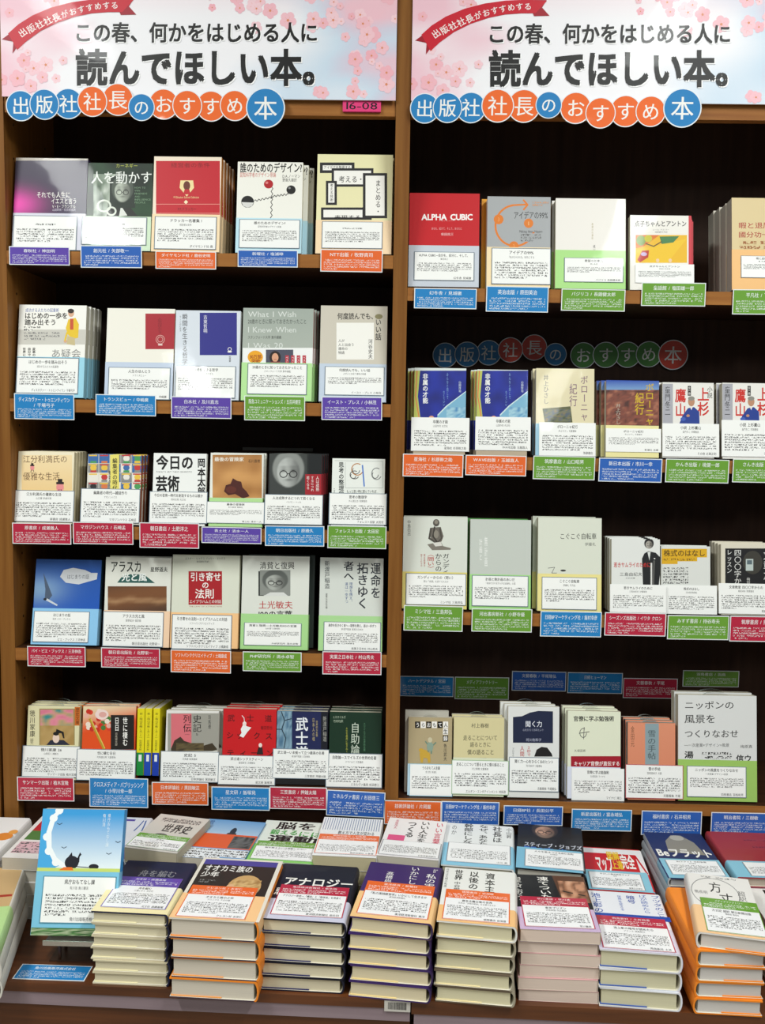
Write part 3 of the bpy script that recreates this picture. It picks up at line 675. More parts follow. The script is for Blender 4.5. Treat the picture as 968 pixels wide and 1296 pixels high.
B('L3', 'G', (60,63), (302,70), .013, 1, .003, 'orange photo paperback with a dark red creature', '#e6e8e0', d, ('#b2dc96', 270), (42,285,303,388), '最後の冒険家', cs='石川直樹 集英社', cp='青土社 清水一人', tg=('P',18,400,290,474), tt='青土社 / 清水一人', rows=3)
def d(a):
    a.f(325, 68, 568, 256, 12, 10, lambda u, v: mix('#7a7f7a', '#14181a', min(1, abs(u-.35)*2.4+.1))); a.e(345, 160, 14, 26, '#5a4030', 12)
    face(a, 412, 166, 56, 76, '#b4b8b4', '#8a8e8a', bg='#3a3e3c', bald=True); a.r(488, 162, 562, 258, '#a01c28')
    a.vt('人は成熟', 536, 170, 552, 240, W_); a.vt('するにつれ', 514, 170, 528, 240, W_); a.vt('若くなる', 494, 170, 508, 232, W_)
B('L3', 'G', (325,66), (566,74), .013, 3, .003, 'dark book with a grey bald bespectacled portrait', '#1c2022', d, None, (305,252,567,394), '人は成熟するにつれて若くなる', cs='ヘルマン・ヘッセ', cp='', tg=('T',306,394,575,486), tt='朝日出版社 / 原雅久', spine='#8a1c28')
def d(a):
    a.vt('思考の整理学', 640, 106, 664, 264, '#222a2a', .03); a.vt('外山滋比古', 616, 225, 624, 255, '#333')
    for x, y, rx, ry, c in ((725, 140, 26, 26, '#b8742c'), (712, 165, 20, 18, '#6a6a66'), (812, 160, 22, 26, '#8a8e8c')): a.ring(x, y, rx, ry, 4, c, 30, 300); a.ring(x-6, y+5, rx*.6, ry*.6, 3, '#555', 0, 220)
    a.l([(748, 122), (752, 170), (756, 216)], 6, '#4a78c8'); a.t('もっと若い時に読んでいれば…', 676, 232, 822, 248, K_, .01); a.ring(680, 150, 0.1, .1, .1, '#777')
    a.l([(622, 100), (840, 104), (840, 224), (670, 224), (670, 108)], 1.2, '#9aa09c')
B('L3', 'G', (612,88), (852,95), .013, 0, 0, 'white paperback with watercolour curls and a blue stroke', '#e8ece6', d, None, (597,246,857,394), '思考の整理学', cs='外山滋比古 筑摩書房', cp='フォレスト出版 太田宏', tg=('G',590,394,857,497), tt='フォレスト出版 / 太田宏')
# left bay, fourth shelf
def d(a):
    glow(a, 160, 40, 490, 290, '#1c4e98', '#1654b4', .1, .6, .35, '#7a9cc0'); a.poly([(283, 130), (300, 98), (345, 88), (400, 98), (430, 112), (460, 112), (456, 142), (420, 152), (370, 166), (310, 158)], '#c9ccd0'); a.t('はじまりの話', 316, 118, 420, 142, '#444a55')
    a.poly([(204, 110), (226, 165), (246, 218), (232, 236), (210, 240), (214, 190)], '#4a5a70'); a.poly([(222, 232), (272, 262), (268, 268), (214, 240)], '#c8d0d8'); a.e(212, 236, 8, 6, '#20242c', 10)
B('L4', 'H', (172,48), (480,50), .02, 0, 0, 'deep blue book with a gull and a white speech shape', '#1654b4', d, ('#8cc4ea', 280), (163,290,416,442), 'はじまりの話', cs='絵本 ピエ・ブックス', cp='ピエ・ブックス 三芳伸吾', tg=('R',128,456,402,551), tt='パイ・ピエ・ブックス / 三芳伸吾', spine='#1c3c50', lean=13)
def d(a):
    a.t('アラスカ', 520, 52, 668, 112, '#232826', .02); a.poly([(552, 158), (575, 128), (615, 118), (680, 120), (712, 146), (730, 160)], '#2e5a54'); a.t('光と風', 572, 112, 692, 152, '#eef2ee', .03); a.t('星野道夫', 708, 84, 790, 108, '#232826', .02)
    a.f(508, 175, 785, 296, 14, 10, lambda u, v: mix(mix('#3c2e26', '#7a4e2e', math.sin(v*3+u)*.5+.5), '#a8805a', max(0, 1-abs(v-.55-.1*noise.noise(Vector((u*4, 0, 0))))*7)))
B('L4', 'H', (500,35), (810,45), .019, 1, .002, 'white book with a dusky orange landscape photo', '#dfe0d6', d, ('#f2cfae', 290), (488,292,768,463), 'アラスカ光と風', cs='星野道夫 福音館', cp='朝日音出版社 北野栄一', tg=('R',476,463,753,557), tt='朝日音出版社 / 北野栄一')
def d(a):
    a.r(888, 104, 1046, 262, '#a81c24'); a.t('引き寄せ', 896, 108, 1042, 152, W_, .02); a.t('の', 950, 152, 985, 186, W_, .02); a.t('法則', 918, 186, 1010, 234, W_, .02); a.t('エイブラハムとの対話', 892, 238, 1042, 256, W_, .01)
    a.t('エスター・ヒックス ジェリー・ヒックス', 872, 38, 1062, 50, '#444'); a.t('吉田利子訳', 925, 54, 985, 64, '#444'); a.t('THE LAW OF ATTRACTION', 890, 266, 1045, 274, '#b06a5a')
B('L4', 'H', (815,24), (1132,32), .021, 0, 0, 'cream book with a red square full of white letters', '#d9dccb', d, ('#f4c48c', 300), (812,306,1090,476), '引き寄せの法則―エイブラハムとの対話', cs='ソフトバンククリエイティブ', cp='ソフトバンククリエイティブ 土橋康成', tg=('O',804,474,1088,580), tt='ソフトバンククリエイティブ / 土橋康成')
def d(a):
    a.t('清貧と復興', 282, 56, 440, 92, K_, .01); a.f(276, 100, 420, 212, 4, 4, lambda u, v: mix('#b9bdb6', '#7e827c', u)); a.r(276, 100, 300, 212, '#2a2e2c'); face(a, 352, 156, 46, 44, '#a9ada6', '#5a5e5a', bg='#8a8e88'); a.poly([(300, 212), (330, 196), (390, 196), (410, 212)], '#d8dad6')
    a.t('土光敏夫', 276, 234, 432, 272, '#b8242a', .01); a.t('100の言葉', 276, 278, 430, 312, K_, .02)
B('L4', 'I', (205,28), (510,35), .02, 1, .009, 'pale book with a square grey portrait and red letters', '#dcdfd6', d, ('#a8d890', 295), (212,332,470,440), '清貧と復興―土光敏夫100の言葉', cs='出町譲 文藝春秋', cp='PHP研究所 清水卓智', tg=('G',205,464,472,553), tt='PHP研究所 / 清水卓智', spine='#384440', rows=3, same=False, ccol='#26302c')
def d(a):
    a.vt('運命を', 784, 60, 832, 225, '#262b34', .02); a.vt('拓きゆく', 722, 60, 776, 272, '#262b34', .02); a.vt('者へ', 662, 54, 710, 145, '#262b34', .02); a.vt('理想を携え、', 688, 150, 704, 246, '#30508a'); a.vt('道は一歩ずつ', 668, 150, 684, 246, '#30508a')
    a.vt('新渡戸稲造', 576, 52, 600, 180, '#262b34', .01); a.vt('実業之日本社文庫', 580, 200, 590, 270, '#444')
B('L4', 'I', (557,38), (845,42), .019, 0, 0, 'grey book with large vertical dark letters', '#d4d9d2', d, ('#abd896', 303), (573,328,830,466), '運命を拓きゆく者へ―理想を携え、道は一歩ずつ', cs='新渡戸稲造 実業之日本社', cp='実業之日本社 村山秀夫', tg=('R',567,463,835,567), tt='実業之日本社 / 村山秀夫', rows=5)
# left bay, fifth shelf
def d(a):
    a.r(185, 100, 352, 272, '#9a8a5a'); a.blot(190, 105, 348, 272, ['#a8884e', '#b99a62', '#a8884e'], 3, 2); a.blot(190, 105, 345, 180, ['#d87a90', '#e08a9a', '#b9a070', '#3a8a8a'], 3, 4, 12); a.r(352, 92, 378, 180, '#c86a24'); a.vt('歴史文庫', 356, 96, 374, 174, '#3a1c10')
    a.poly([(218, 272), (238, 248), (300, 248), (330, 272)], '#2a2c3c'); a.e(264, 240, 16, 22, '#e8d0c0'); a.e(264, 218, 14, 9, '#1c1c1c'); a.poly([(262, 215), (266, 196), (300, 210), (304, 240), (298, 240), (290, 216)], '#1c1c1c')
    a.vt('徳川家康', 140, 106, 166, 234, K_, .01); a.vt('山岡荘八', 142, 238, 158, 270, K_)
B('L5', 'J', (133,87), (378,87), .013, 2, .002, 'cream paperback with a seated court figure', '#e0dab0', d, None, (108,272,374,425), '徳川家康 26', cs='山岡荘八 講談社', cp='サンマーク出版 植木宣隆', tg=('R',80,420,348,532), tt='サンマーク出版 / 植木宣隆', dh=.002)
def d(a):
    a.f(384, 88, 642, 290, 4, 6, lambda u, v: mix('#e8d8b0', '#e2501c', (v*2.2+u*.5-.2))); r_ = random.Random(2)
    for k in range(26):
        x, y = r_.uniform(395, 520), r_.uniform(95, 200); a.e(x, y, 12, 12, r_.choice(('#d8402a', '#e8b0a0', '#4a7a3a', '#f0e0d0', '#c83020')), 9)
    a.e(480, 128, 32, 24, '#f0d8d0'); a.e(484, 128, 18, 13, '#e0a8a0'); a.l([(425, 150), (490, 288)], 12, '#b8962c'); a.l([(428, 148), (494, 286)], 4, '#e0c860')
    a.r(522, 130, 632, 292, '#221e1c'); a.vt('世に棲む', 578, 140, 602, 276, W_, .02); a.vt('日日', 540, 140, 562, 206, W_, .02); a.vt('司馬遼太郎', 542, 212, 554, 276, '#b8b0a0')
B('L5', 'J', (393,87), (642,88), .014, 1, .002, 'orange red paperback with flowers and a black title panel', '#d84a20', d, None, (364,288,638,442), '世に棲む日日', cs='司馬遼太郎 文藝春秋', cp='', tg=('T',420,424,697,562), tt='クロスメディア・パブリッシング', tl2='/ 小早川幸一郎')
def d(a):
    a.r(790, 122, 1042, 300, '#9e9c92'); a.r(806, 124, 902, 300, '#d87078'); a.vt('列伝', 862, 128, 902, 212, K_, .01); a.vt('史記', 908, 128, 950, 212, K_, .01); a.t('一', 870, 216, 894, 228, K_); a.t('5', 922, 214, 934, 228, K_); a.vt('司馬遷', 980, 130, 994, 196, '#333')
    a.poly([(806, 288), (822, 250), (850, 232), (868, 252), (900, 262), (940, 280), (1000, 262), (1024, 292), (1000, 300), (806, 300)], '#3e3424'); a.blot(830, 262, 960, 300, ['#3e3424', '#6a5c3c', '#3e3424'], 6, 3, 8)
B('L5', 'J', (785,108), (1032,110), .014, 2, .006, 'pink and grey paperback with a bronze beast', '#e4e2dc', d, None, (758,298,1030,448), '史記 5', cs='司馬遷 筑摩書房', cp='日本評論社 黒田敏正', tg=('O',715,445,981,551), tt='日本評論社 / 黒田敏正')
def d(a):
    for ch, x, y in zip('武士道シックスティーン', (135, 222, 304, 130, 175, 252, 306, 132, 190, 240, 310), (122, 122, 124, 200, 200, 202, 204, 280, 280, 280, 282)): a.t(ch, x, y, x+34, y+34, '#5a1014', .02)
    a.poly([(196, 190), (212, 158), (222, 176), (244, 182), (226, 202), (208, 228), (190, 220), (200, 206)], '#f0f0ee'); a.e(213, 164, 9, 10, '#f0e0d8', 12); a.l([(212, 140), (202, 128)], 2.5, '#f4f4f4'); a.l([(214, 160), (210, 136)], 2.5, '#f4f4f4'); a.poly([(268, 304), (276, 272), (294, 272), (298, 304)], '#2a2020'); a.e(285, 262, 8, 10, '#f0dcd4', 12); a.t('誉田哲也', 286, 174, 340, 192, '#7a1418')
B('L5', 'K', (118,97), (360,98), .014, 2, .004, 'bright red paperback with white leaping figure', '#c8181e', d, None, (95,305,352,445), '武士道シックスティーン', cs='誉田哲也 文藝春秋', cp='星文研 飯塚晃', tg=('T',63,450,327,554), tt='星文研 / 飯塚晃', ccol='#b01820')
def d(a):
    a.r(355, 105, 430, 280, '#6a8ca0'); a.blot(355, 110, 430, 280, ['#4a708c', '#8aaabc', '#5a7c90'], 5, 5, 10); a.l([(380, 110), (395, 150), (382, 190), (400, 230), (392, 275)], 4, '#20303c'); a.l([(360, 190), (384, 190)], 4, '#20303c'); a.l([(395, 150), (425, 142)], 4, '#20303c')
    a.r(428, 112, 560, 280, '#1c2450'); a.r(560, 112, 597, 280, '#141620'); a.vt('武士道', 444, 134, 502, 330, '#e8ecf0', .03); a.vt('日本人の魂', 520, 138, 532, 244, '#b8a878'); a.vt('世界的な名著', 536, 150, 546, 224, '#b8a878'); a.vt('新渡戸稲造', 568, 130, 586, 246, '#a8a8a0')
B('L5', 'K', (362,105), (592,112), .015, 2, .001, 'navy paperback with cracked blue glass and large white letters', '#20264a', d, ('#1c1c1e', 415), (342,276,595,417), '武士道―いま拠って立つ最高の名著', cs='新渡戸稲造 三笠書房', cp='三笠書房 押鐘太陽', tg=('R',327,450,587,550), tt='三笠書房 / 押鐘太陽')
def d(a):
    a.r(602, 112, 835, 302, '#12301f'); a.vt('自助論', 694, 158, 736, 308, '#c8d4c4', .005); a.t('S.スマイルズ', 616, 128, 672, 142, '#b8c8b0'); a.t('竹内均訳', 616, 146, 660, 160, '#b8c8b0'); a.vt('人生を最高に生きぬく', 672, 180, 682, 296, '#b0b048'); a.vt('スマイルズの世界的名著', 752, 160, 762, 290, '#5a8a68')
B('L5', 'K', (600,110), (835,115), .014, 2, .001, 'dark green paperback with thin pale letters', '#12301f', d, None, (583,296,837,457), '自助論―スマイルズの世界的名著', cs='スマイルズ 三笠書房', cp='ミネルヴァ書房 杉田啓三', tg=('B',585,464,850,580,14), tt='ミネルヴァ書房 / 杉田啓三')
# three yellow spines
for k, (x0, x1, bc_, nm) in enumerate(((643, 678, '#1c8a3c', 'yellow spine with a green foot'), (680, 712, '#1c4ab0', 'middle yellow spine with a blue foot'), (718, 750, '#1c3ea8', 'yellow spine with a blue foot nearest the pink book'))):
    a0 = at(*pz('J', x0, 440), .02); a1 = at(*pz('J', x1, 440), .02); zt = at(*pz('J', x0, 94), .035)[2]; wd = a1[0]-a0[0]-.0006; hh = (zt-SH['L5'])
    M = frame((a0[0]+a1[0])/2, .016, SH['L5']+.0145, math.radians(7), 0); r = empty('book', M); hh -= .014
    M = frame((a0[0]+a1[0])/2, .016, SH['L5']+.0136, math.radians(7), 0); r.matrix_world = M
    mb = MB(); mb.box(-wd/2, 0, 0, wd/2, .105, hh, '#e6d81c', PRINT); a = Art(mb, lambda u, v: (-wd/2+wd*u, hh*(1-v)), (-wd/2, 0, wd/2, hh), PRINT, FINE)
    a.r(0, .66, 1, 1, bc_); a.r(.3, .69, .72, .79, '#e8ecec'); a.vt('新・陰山手帳(文)二', .3, .06, .74, .44, '#5a5010', .01); a.vt('司馬遼太郎', .32, .47, .7, .63, '#3a3a20')
    mb.build('cover', r)
    mb = MB(); mb.box(-wd/2+.0008, .001, hh, wd/2-.0008, .104, hh+.0004, '#e4dcc4', PAGE); mb.build('pages', r)
    tag(r, nm+', left bay fifth shelf', 'book', 'yellow spines on the left bay fifth shelf')
# right bay, first shelf
def d(a):
    a.t('ALPHA CUBIC', 134, 158, 396, 200, '#f6f2f0', .045); a.t('あなた、起きて。そして、あなたに', 185, 232, 342, 246, '#e8b0b0'); a.t('柴田良三', 234, 260, 298, 276, '#f0c8c8', .01)
    a.t('a l p h a c u b i c', 225, 196, 305, 202, '#f0c0c0')
B('R1', 'M', (75,50), (433,68), .02, 1, .001, 'red book with a bold white Latin title', '#c2101c', d, ('#c5ccd6', 326), (97,357,403,508), 'ALPHA CUBIC―自分を、自分と、そして、', cs='柴田良三', cp='幻冬舎 見城徹', tg=('T',98,542,417,646), tt='幻冬舎 / 見城徹', rows=4)
def d(a):
    c = '#dc7a24'; a.ring(612, 224, 100, 104, 10, c, 20, 262, 34); a.l([(598, 120), (672, 116)], 9, c); a.l([(655, 94), (676, 118), (656, 142)], 9, c)
    for x, y, r_, s_ in ((528, 192, 25, '3'), (606, 328, 24, '2'), (681, 212, 24, '1')): a.e(x, y, r_, r_, c); a.t(s_, x-5, y-14, x+5, y+14, '#e8a868')
    a.t('アイデアの99%', 604, 150, 780, 192, '#2e2e2e', .005); a.t("Making Ideas Happen", 634, 244, 752, 262, '#444'); a.fine_(640, 264, 745, 306, 3, '#666', '#a5a8aa'); a.fine_(700, 100, 785, 124, 2, '#d89058', '#a5a8aa')
B('R1', 'M', (472,55), (795,98), .022, 1, -.009, 'grey book with an orange looping arrow', '#a5a8aa', d, ('#f2dcb0', 335), (492,338,793,528), 'アイデアの99%', cs='「1%のひらめき」を形にする', cp='', tg=('T',466,532,784,663), tt='英治出版 / 原田英治', same=False, ccol='#dc9a24')
def d(a):
    a.vt('希望の仕事術', 1002, 210, 1012, 296, '#a89868'); a.vt('橘川', 1010, 322, 1022, 356, '#333')
B('R1', 'M', (820,75), (1178,97), .02, 1, -.004, 'plain white book', '#ebe7e0', d, ('#a9dc86', 350), (862,388,1164,516), '希望の仕事術', cs='橘川幸夫', cp='バジリコ 長廻健太郎', tg=('G',850,546,1176,658), tt='バジリコ / 長廻健太郎', rows=3)
def d(a):
    a.t('点子ちゃんとアントン', 302, 198, 568, 230, K_, .02); a.t('エーリヒ・ケストナー', 395, 240, 478, 250, '#444'); a.t('池田香代子訳', 405, 252, 470, 262, '#444')
    a.r(308, 272, 570, 414, '#e6b416'); a.poly([(308, 272), (430, 272), (350, 330), (308, 340)], '#d87420'); a.poly([(308, 350), (570, 290), (470, 414), (308, 414)], '#eabf1c'); a.e(335, 300, 24, 26, '#7a9a48'); a.e(372, 290, 20, 18, '#c8c038'); a.poly([(430, 280), (530, 278), (500, 310), (440, 318)], '#3e7a44'); a.l([(360, 316), (400, 330), (440, 306)], 5, '#403018'); a.poly([(316, 400), (340, 352), (376, 350), (372, 386), (330, 412)], '#b83020'); a.e(350, 370, 16, 10, '#c8b0d0', 12)
    a.e(420, 402, 9, 10, '#e8c8a0', 10); a.e(484, 402, 9, 10, '#e8c8a0', 10); a.r(578, 170, 600, 480, '#c8303c')
B('R1', 'N', (280,168), (592,176), .016, 3, .006, 'white children\'s paperback with a yellow street picture', '#e9e6de', d, None, (305,420,605,520), '点子ちゃんとアントン', cs='岩波少年文庫', cp='', tg=('G',340,513,668,633), tt='童話館 / 塩田雄一郎', border=None, spine='#c22c38', rows=4)
def d(a):
    a.t('暇と退屈の', 832, 206, 1040, 240, '#a83a30', .015); a.t('國分功一郎', 832, 254, 1030, 286, '#a83a30', .015); a.fine_(836, 298, 1060, 346, 2, '#a06840', '#d8c494')
B('R1', 'N', (798,75), (1150,92), .03, 3, -.001, 'thick tan book with faded red letters', '#d8c494', d, ('#eebc7c', 348), (843,378,1110,494), '暇と退屈の倫理学', cs='', cp='', tg=('G',806,548,1120,676), tt='平凡社 / 下中美都', same=False, ccol='#cfc9bb', page='#c8c2b4', rows=3, dh=-.004)
# right bay, second shelf
def dhz(o):
    def d(a):
        x = o; a.f(x+112, 190, x+366, 450, 14, 14, lambda u, v: mix('#20309c', '#1a2478', noise.noise(Vector((u*4, v*4, 0)))+.5)); a.poly([(x+218, 425), (x+262, 380), (x+366, 305), (x+370, 460), (x+205, 460)], '#7ab0cc')
        a.blot(x+262, 385, x+366, 458, ['#5a98c0', '#a8d0dc', '#4a88b8'], 5, 6, 8); a.l([(x+218, 425), (x+262, 380), (x+366, 305)], 6, '#c8e0e4')
        a.poly([(x+96, 190), (x+128, 190), (x+116, 330), (x+130, 452), (x+86, 452)], '#b8c060'); a.l([(x+112, 200), (x+104, 330), (x+124, 450)], 5, '#d8784a'); a.r(x+98, 180, x+366, 198, '#d8e0dc')
        a.e(x+185, 440, 14, 12, '#e0a080', 10); a.e(x+150, 448, 10, 8, '#e8c070', 10)
        a.vt('非属の才能', x+140, 212, x+168, 366, '#f0f2f0', .03); a.vt('みんなと同じで', x+262, 208, x+272, 344, '#8ab0e0'); a.vt('なくていい', x+244, 300, x+254, 380, '#8ab0e0'); a.vt('山田玲司', x+324, 250, x+337, 310, '#d8e4f0', .01)
    return d
B('R2', 'O', (100,175), (363,195), .013, 2, -.007, 'blue cover paperback with white vertical title, nearest the divider', '#20309c', dhz(0), ('#b8a890', 606), (83,436,377,612), '非属の才能', cs='山田玲司 光文社', cp='星海社 杉原幹之助', tg=('O',40,622,349,738), tt='星海社 / 杉原幹之助', border=None, lean=8)
B('R2', 'O', (420,185), (678,202), .013, 2, -.005, 'blue cover paperback with white vertical title, second from the divider', '#20309c', dhz(318), ('#b8a890', 606), (410,433,690,608), '非属の才能', cs='山田玲司 光文社', cp='WAVE出版 玉越直人', tg=('O',360,628,671,732), tt='WAVE出版 / 玉越直人', border=None, lean=8)
def d(a):
    a.vt('ボローニャ', 945, 222, 985, 455, '#7a5a70', .01); a.vt('紀行', 888, 262, 930, 382, '#7a5a70', .01); a.vt('井上ひさし', 756, 218, 784, 370, '#4a4640'); a.poly([(752, 392), (895, 380), (905, 462), (765, 470)], '#5a5c3c'); a.blot(762, 396, 896, 458, ['#3e4a38', '#7a7a50', '#4a5a70', '#8a7a50'], 6, 3, 12)
B('R2', 'O', (720,180), (1018,195), .02, 1, -.004, 'cream book with a small tilted landscape photo', '#ddd3ae', d, ('#9cc4d8', 470), (735,462,1022,636), 'ボローニャ紀行', cs='井上ひさし 文藝春秋', cp='筑摩書店', tg=('G',706,632,1022,752), tt='筑摩書店 / 山口昭男', border=None)
def d(a):
    a.f(158, 244, 430, 320, 4, 6, lambda u, v: mix('#2048a8', '#88b0d0', v)); a.blot(158, 296, 430, 478, ['#4a2822', '#8a4a38', '#6a3a30', '#a86a50'], 9, 4, 22); a.vt('ボローニャ', 356, 262, 402, 476, '#c8a820', .02); a.vt('紀行', 304, 310, 352, 424, '#c8a820', .02); a.vt('井上ひさし', 206, 366, 232, 472, '#b8b0a0')
B('R2', 'Q', (157,242), (427,255), .014, 2, -.006, 'photo paperback of red roofs under a blue sky', '#5a3028', d, ('#e8e0a0', 478), (155,492,437,616), 'ボローニャ紀行', cs='井上ひさし 文藝春秋', cp='新潮社 佐藤', tg=('B',122,643,445,764), tt='新日本出版 / 市川一幸', border=None, rows=4)
def dyz(o):
    def d(a):
        x = o; a.r(x+446, 265, x+498, 480, '#a8a8b0'); a.vt('童門冬二', x+456, 278, x+486, 428, '#222', .01); a.vt('鷹山', x+508, 288, x+566, 436, '#c82c24', .03); a.vt('上杉', x+622, 282, x+684, 430, '#c82c24', .03); a.vt('小説', x+672, 278, x+700, 340, '#222', .01)
        a.r(x+574, 276, x+590, 326, '#222'); a.vt('全一冊', x+576, 280, x+588, 322, W_)
        a.poly([(x+530, 470), (x+546, 430), (x+574, 390), (x+606, 384), (x+632, 408), (x+634, 470)], '#1e3a8c'); a.e(x+592, 356, 17, 24, '#b8886a'); a.e(x+592, 340, 17, 11, '#8a8880'); a.e(x+550, 445, 14, 10, '#3a5ab0', 10); a.poly([(x+584, 380), (x+600, 380), (x+592, 400)], '#e8e4e0'); a.e(x+575, 428, 9, 7, '#b8886a', 10)
    return d
B('R2', 'Q', (445,253), (708,265), .018, 1, -.005, 'paperback of a blue robed man beside the red roofs', '#e6e4de', dyz(0), None, (443,467,733,640), '小説 上杉鷹山', cs='童門冬二 学陽書房', cp='その他 志賀正利', tg=('G',463,648,787,768), tt='かんき出版 / 境健一郎', border=None)
B('R2', 'Q', (750,255), (1010,268), .018, 1, -.005, 'paperback of a blue robed man at the right end', '#e6e4de', dyz(305), None, (745,450,1036,640), '小説 上杉鷹山', cs='童門冬二 学陽書房', cp='さんき出版', tg=('G',806,648,1124,768), tt='さんき出版 / 境健一郎', border=None)
# right bay, third shelf
def d(a):
    a.vt('中島岳志', 98, 70, 116, 148, '#333'); a.e(240, 84, 16, 18, '#55504a'); a.poly([(214, 108), (262, 104), (276, 150), (266, 176), (220, 176), (208, 140)], '#6a645c'); a.l([(232, 104), (224, 150), (250, 186)], 7, '#38342e'); a.l([(258, 112), (266, 160), (240, 190)], 7, '#4a453e'); a.e(240, 80, 9, 10, '#8a8478'); a.poly([(196, 190), (262, 176), (274, 198), (312, 208), (310, 216), (220, 218)], '#7e786e'); a.l([(214, 112), (206, 160), (240, 182)], 9, '#4a453e'); a.e(240, 140, 12, 20, '#8a8478'); a.poly([(222, 182), (262, 178), (270, 196), (236, 200)], '#d6d4cc')
    a.vt('ガンディー', 270, 234, 304, 360, K_, .01); a.vt('からの', 234, 232, 268, 324, K_, .01); a.vt('〈問い〉', 196, 228, 230, 318, '#b82c28', .01); a.vt('君は欲望を', 178, 236, 187, 300, '#b04038'); a.vt('捨てられるか', 163, 236, 172, 300, '#b04038')
B('R3', 'S', (75,52), (390,60), .02, 1, .001, 'white book with a seated thin figure', '#d6dad0', d, ('#e0d27c', 325), (92,330,385,490), 'ガンディーからの〈問い〉', cs='君は「欲望」を捨てられるか', cp='ミシマ社 三島邦弘', tg=('G',82,488,372,612), tt='ミシマ社 / 三島邦弘', rows=5)
def d(a):
    a.vt('計画と', 450, 160, 466, 270, '#eef0ec'); a.vt('無計画', 476, 150, 492, 300, '#eef0ec')
B('R3', 'S', (408,62), (707,75), .02, 1, -.004, 'blank pale grey book', '#c3c9c1', d, ('#a2d888', 338), (415,340,690,496), '計画と無計画のあいだ', cs='「自由が丘のほがらかな出版社」の話', cp='', tg=('G',415,503,711,616), tt='河出書房新社 / 小野寺優', spine='#3e7a3a', rows=5, same=False, ccol='#4a8a44')
def d(a):
    a.t('こぐこぐ自転車', 845, 134, 1026, 166, '#2a2c2a', .01); a.t('伊藤礼', 968, 180, 1022, 198, '#444'); a.l([(788, 306), (820, 302), (806, 330), (830, 330)], 2.5, '#555'); a.e(862, 318, 14, 5, '#333', 10)
B('R3', 'S', (740,52), (1052,66), .021, 1, -.007, 'pale book with a tiny bicycle sketch', '#d8dccd', d, ('#e8dc92', 335), (757,348,1026,512), 'こぐこぐ自転車', cs='伊藤礼 平凡社', cp='', tg=('T',752,516,1052,640), tt='日経BPマーケティング社 / 飯村幸彦', rows=5)
def d(a):
    a.poly([(345, 405), (340, 270), (352, 244), (372, 232), (410, 240), (432, 262), (434, 340), (426, 405)], '#1c1e20'); face(a, 376, 202, 19, 25, '#aaa59c', '#1a1a1a', False, '#dfe1dd'); a.poly([(368, 236), (384, 236), (378, 280)], '#d8dcd8'); a.l([(402, 282), (398, 405)], 8, '#5a5a58'); a.r(384, 292, 392, 405, '#d8d8d4'); a.e(404, 270, 4, 3, W_, 8)
    a.l([(366, 203), (374, 203)], 2, '#222'); a.l([(380, 203), (388, 203)], 2, '#222'); a.t('若きサムライのために', 196, 288, 384, 316, '#c02c28', .02); a.t('三島由紀夫', 226, 340, 342, 360, '#444'); a.t('PHP文庫', 258, 366, 305, 374, '#777')
B('R3', 'U', (185,163), (433,177), .013, 3, -.001, 'white paperback with a standing figure in a black suit', '#dfe1dd', d, None, (177,400,462,548), '若きサムライのために', cs='三島由紀夫 文藝春秋', cp='', tg=('R',152,544,465,662), tt='シーズンズ出版社 / イワタ クロン', border=None)
def d(a):
    a.r(440, 220, 672, 264, '#d8a820'); a.t('株式のはなし', 450, 224, 664, 260, '#6a5010', .03); a.r(440, 262, 622, 284, '#d8a820'); a.r(440, 280, 522, 298, '#d8a820'); a.fine_(446, 266, 612, 282, 1, '#6a5010', '#d8a820', 1); a.fine_(446, 312, 576, 400, 6, '#444', '#d9dbd6', 1)
B('R3', 'U', (437,206), (690,207), .014, 1, -.002, 'white paperback with mustard yellow title bars', '#d9dbd6', d, None, (462,404,722,556), '株式のはなし', cs='日本経済新聞社', cp='', tg=('G',473,558,787,681), tt='みすず書房 / 持谷寿夫', border=None, Y=.018)
def d(a):
    a.r(765, 218, 1010, 402, '#1c1c1e'); a.vt('四〇〇字か', 810, 222, 848, 402, '#d8d8d4', .01); a.vt('レッスン', 772, 222, 800, 346, '#d8d8d4', .01); a.e(905, 290, 50, 60, '#3c3a34'); a.r(870, 272, 908, 332, '#b8c4c0'); a.r(876, 278, 902, 300, '#5a6a70'); a.vt('梅田', 874, 366, 892, 400, '#c8c8c4'); a.vt('文章力', 960, 228, 990, 380, '#d8d8d4', .01)
B('R3', 'U', (743,195), (1010,200), .014, 3, -.001, 'cream paperback with a black panel and white letters', '#d8d2c0', d, None, (730,395,1010,555), '文章教室 四〇〇字からの', cs='梅田卓夫 筑摩書房', cp='筑摩書房', tg=('R',792,562,1106,692), tt='筑摩書房 / 熊沢敏之', border=None)
# right bay, fourth shelf
def d(a):
    for i, ch in enumerate('うらおもて人'): a.r(136+i*27.5, 322, 161+i*27.5, 354, K_ if i % 2 == 0 else W_); a.t(ch, 139+i*27.5, 326, 159+i*27.5, 351, W_ if i % 2 == 0 else K_, .02)
    for i, ch in enumerate('生録'): a.r(273, 356+i*34, 298, 386+i*34, K_ if i else W_); a.t(ch, 275, 358+i*34, 296, 384+i*34, W_ if i else K_, .02)
    a.vt('色川武大', 276, 430, 292, 515, '#333'); a.l([(188, 420), (202, 440), (200, 480)], 6, '#6a8a78'); a.l([(238, 425), (220, 442), (216, 478)], 6, '#6a8a78'); a.e(210, 445, 16, 24, '#8aa090'); a.e(210, 412, 11, 13, '#c8c0a0'); a.poly([(158, 480), (166, 456), (190, 462), (210, 480), (212, 522), (200, 524), (196, 502), (178, 500), (174, 524), (164, 522)], '#c8a23c'); a.e(166, 462, 12, 9, '#c8a23c')
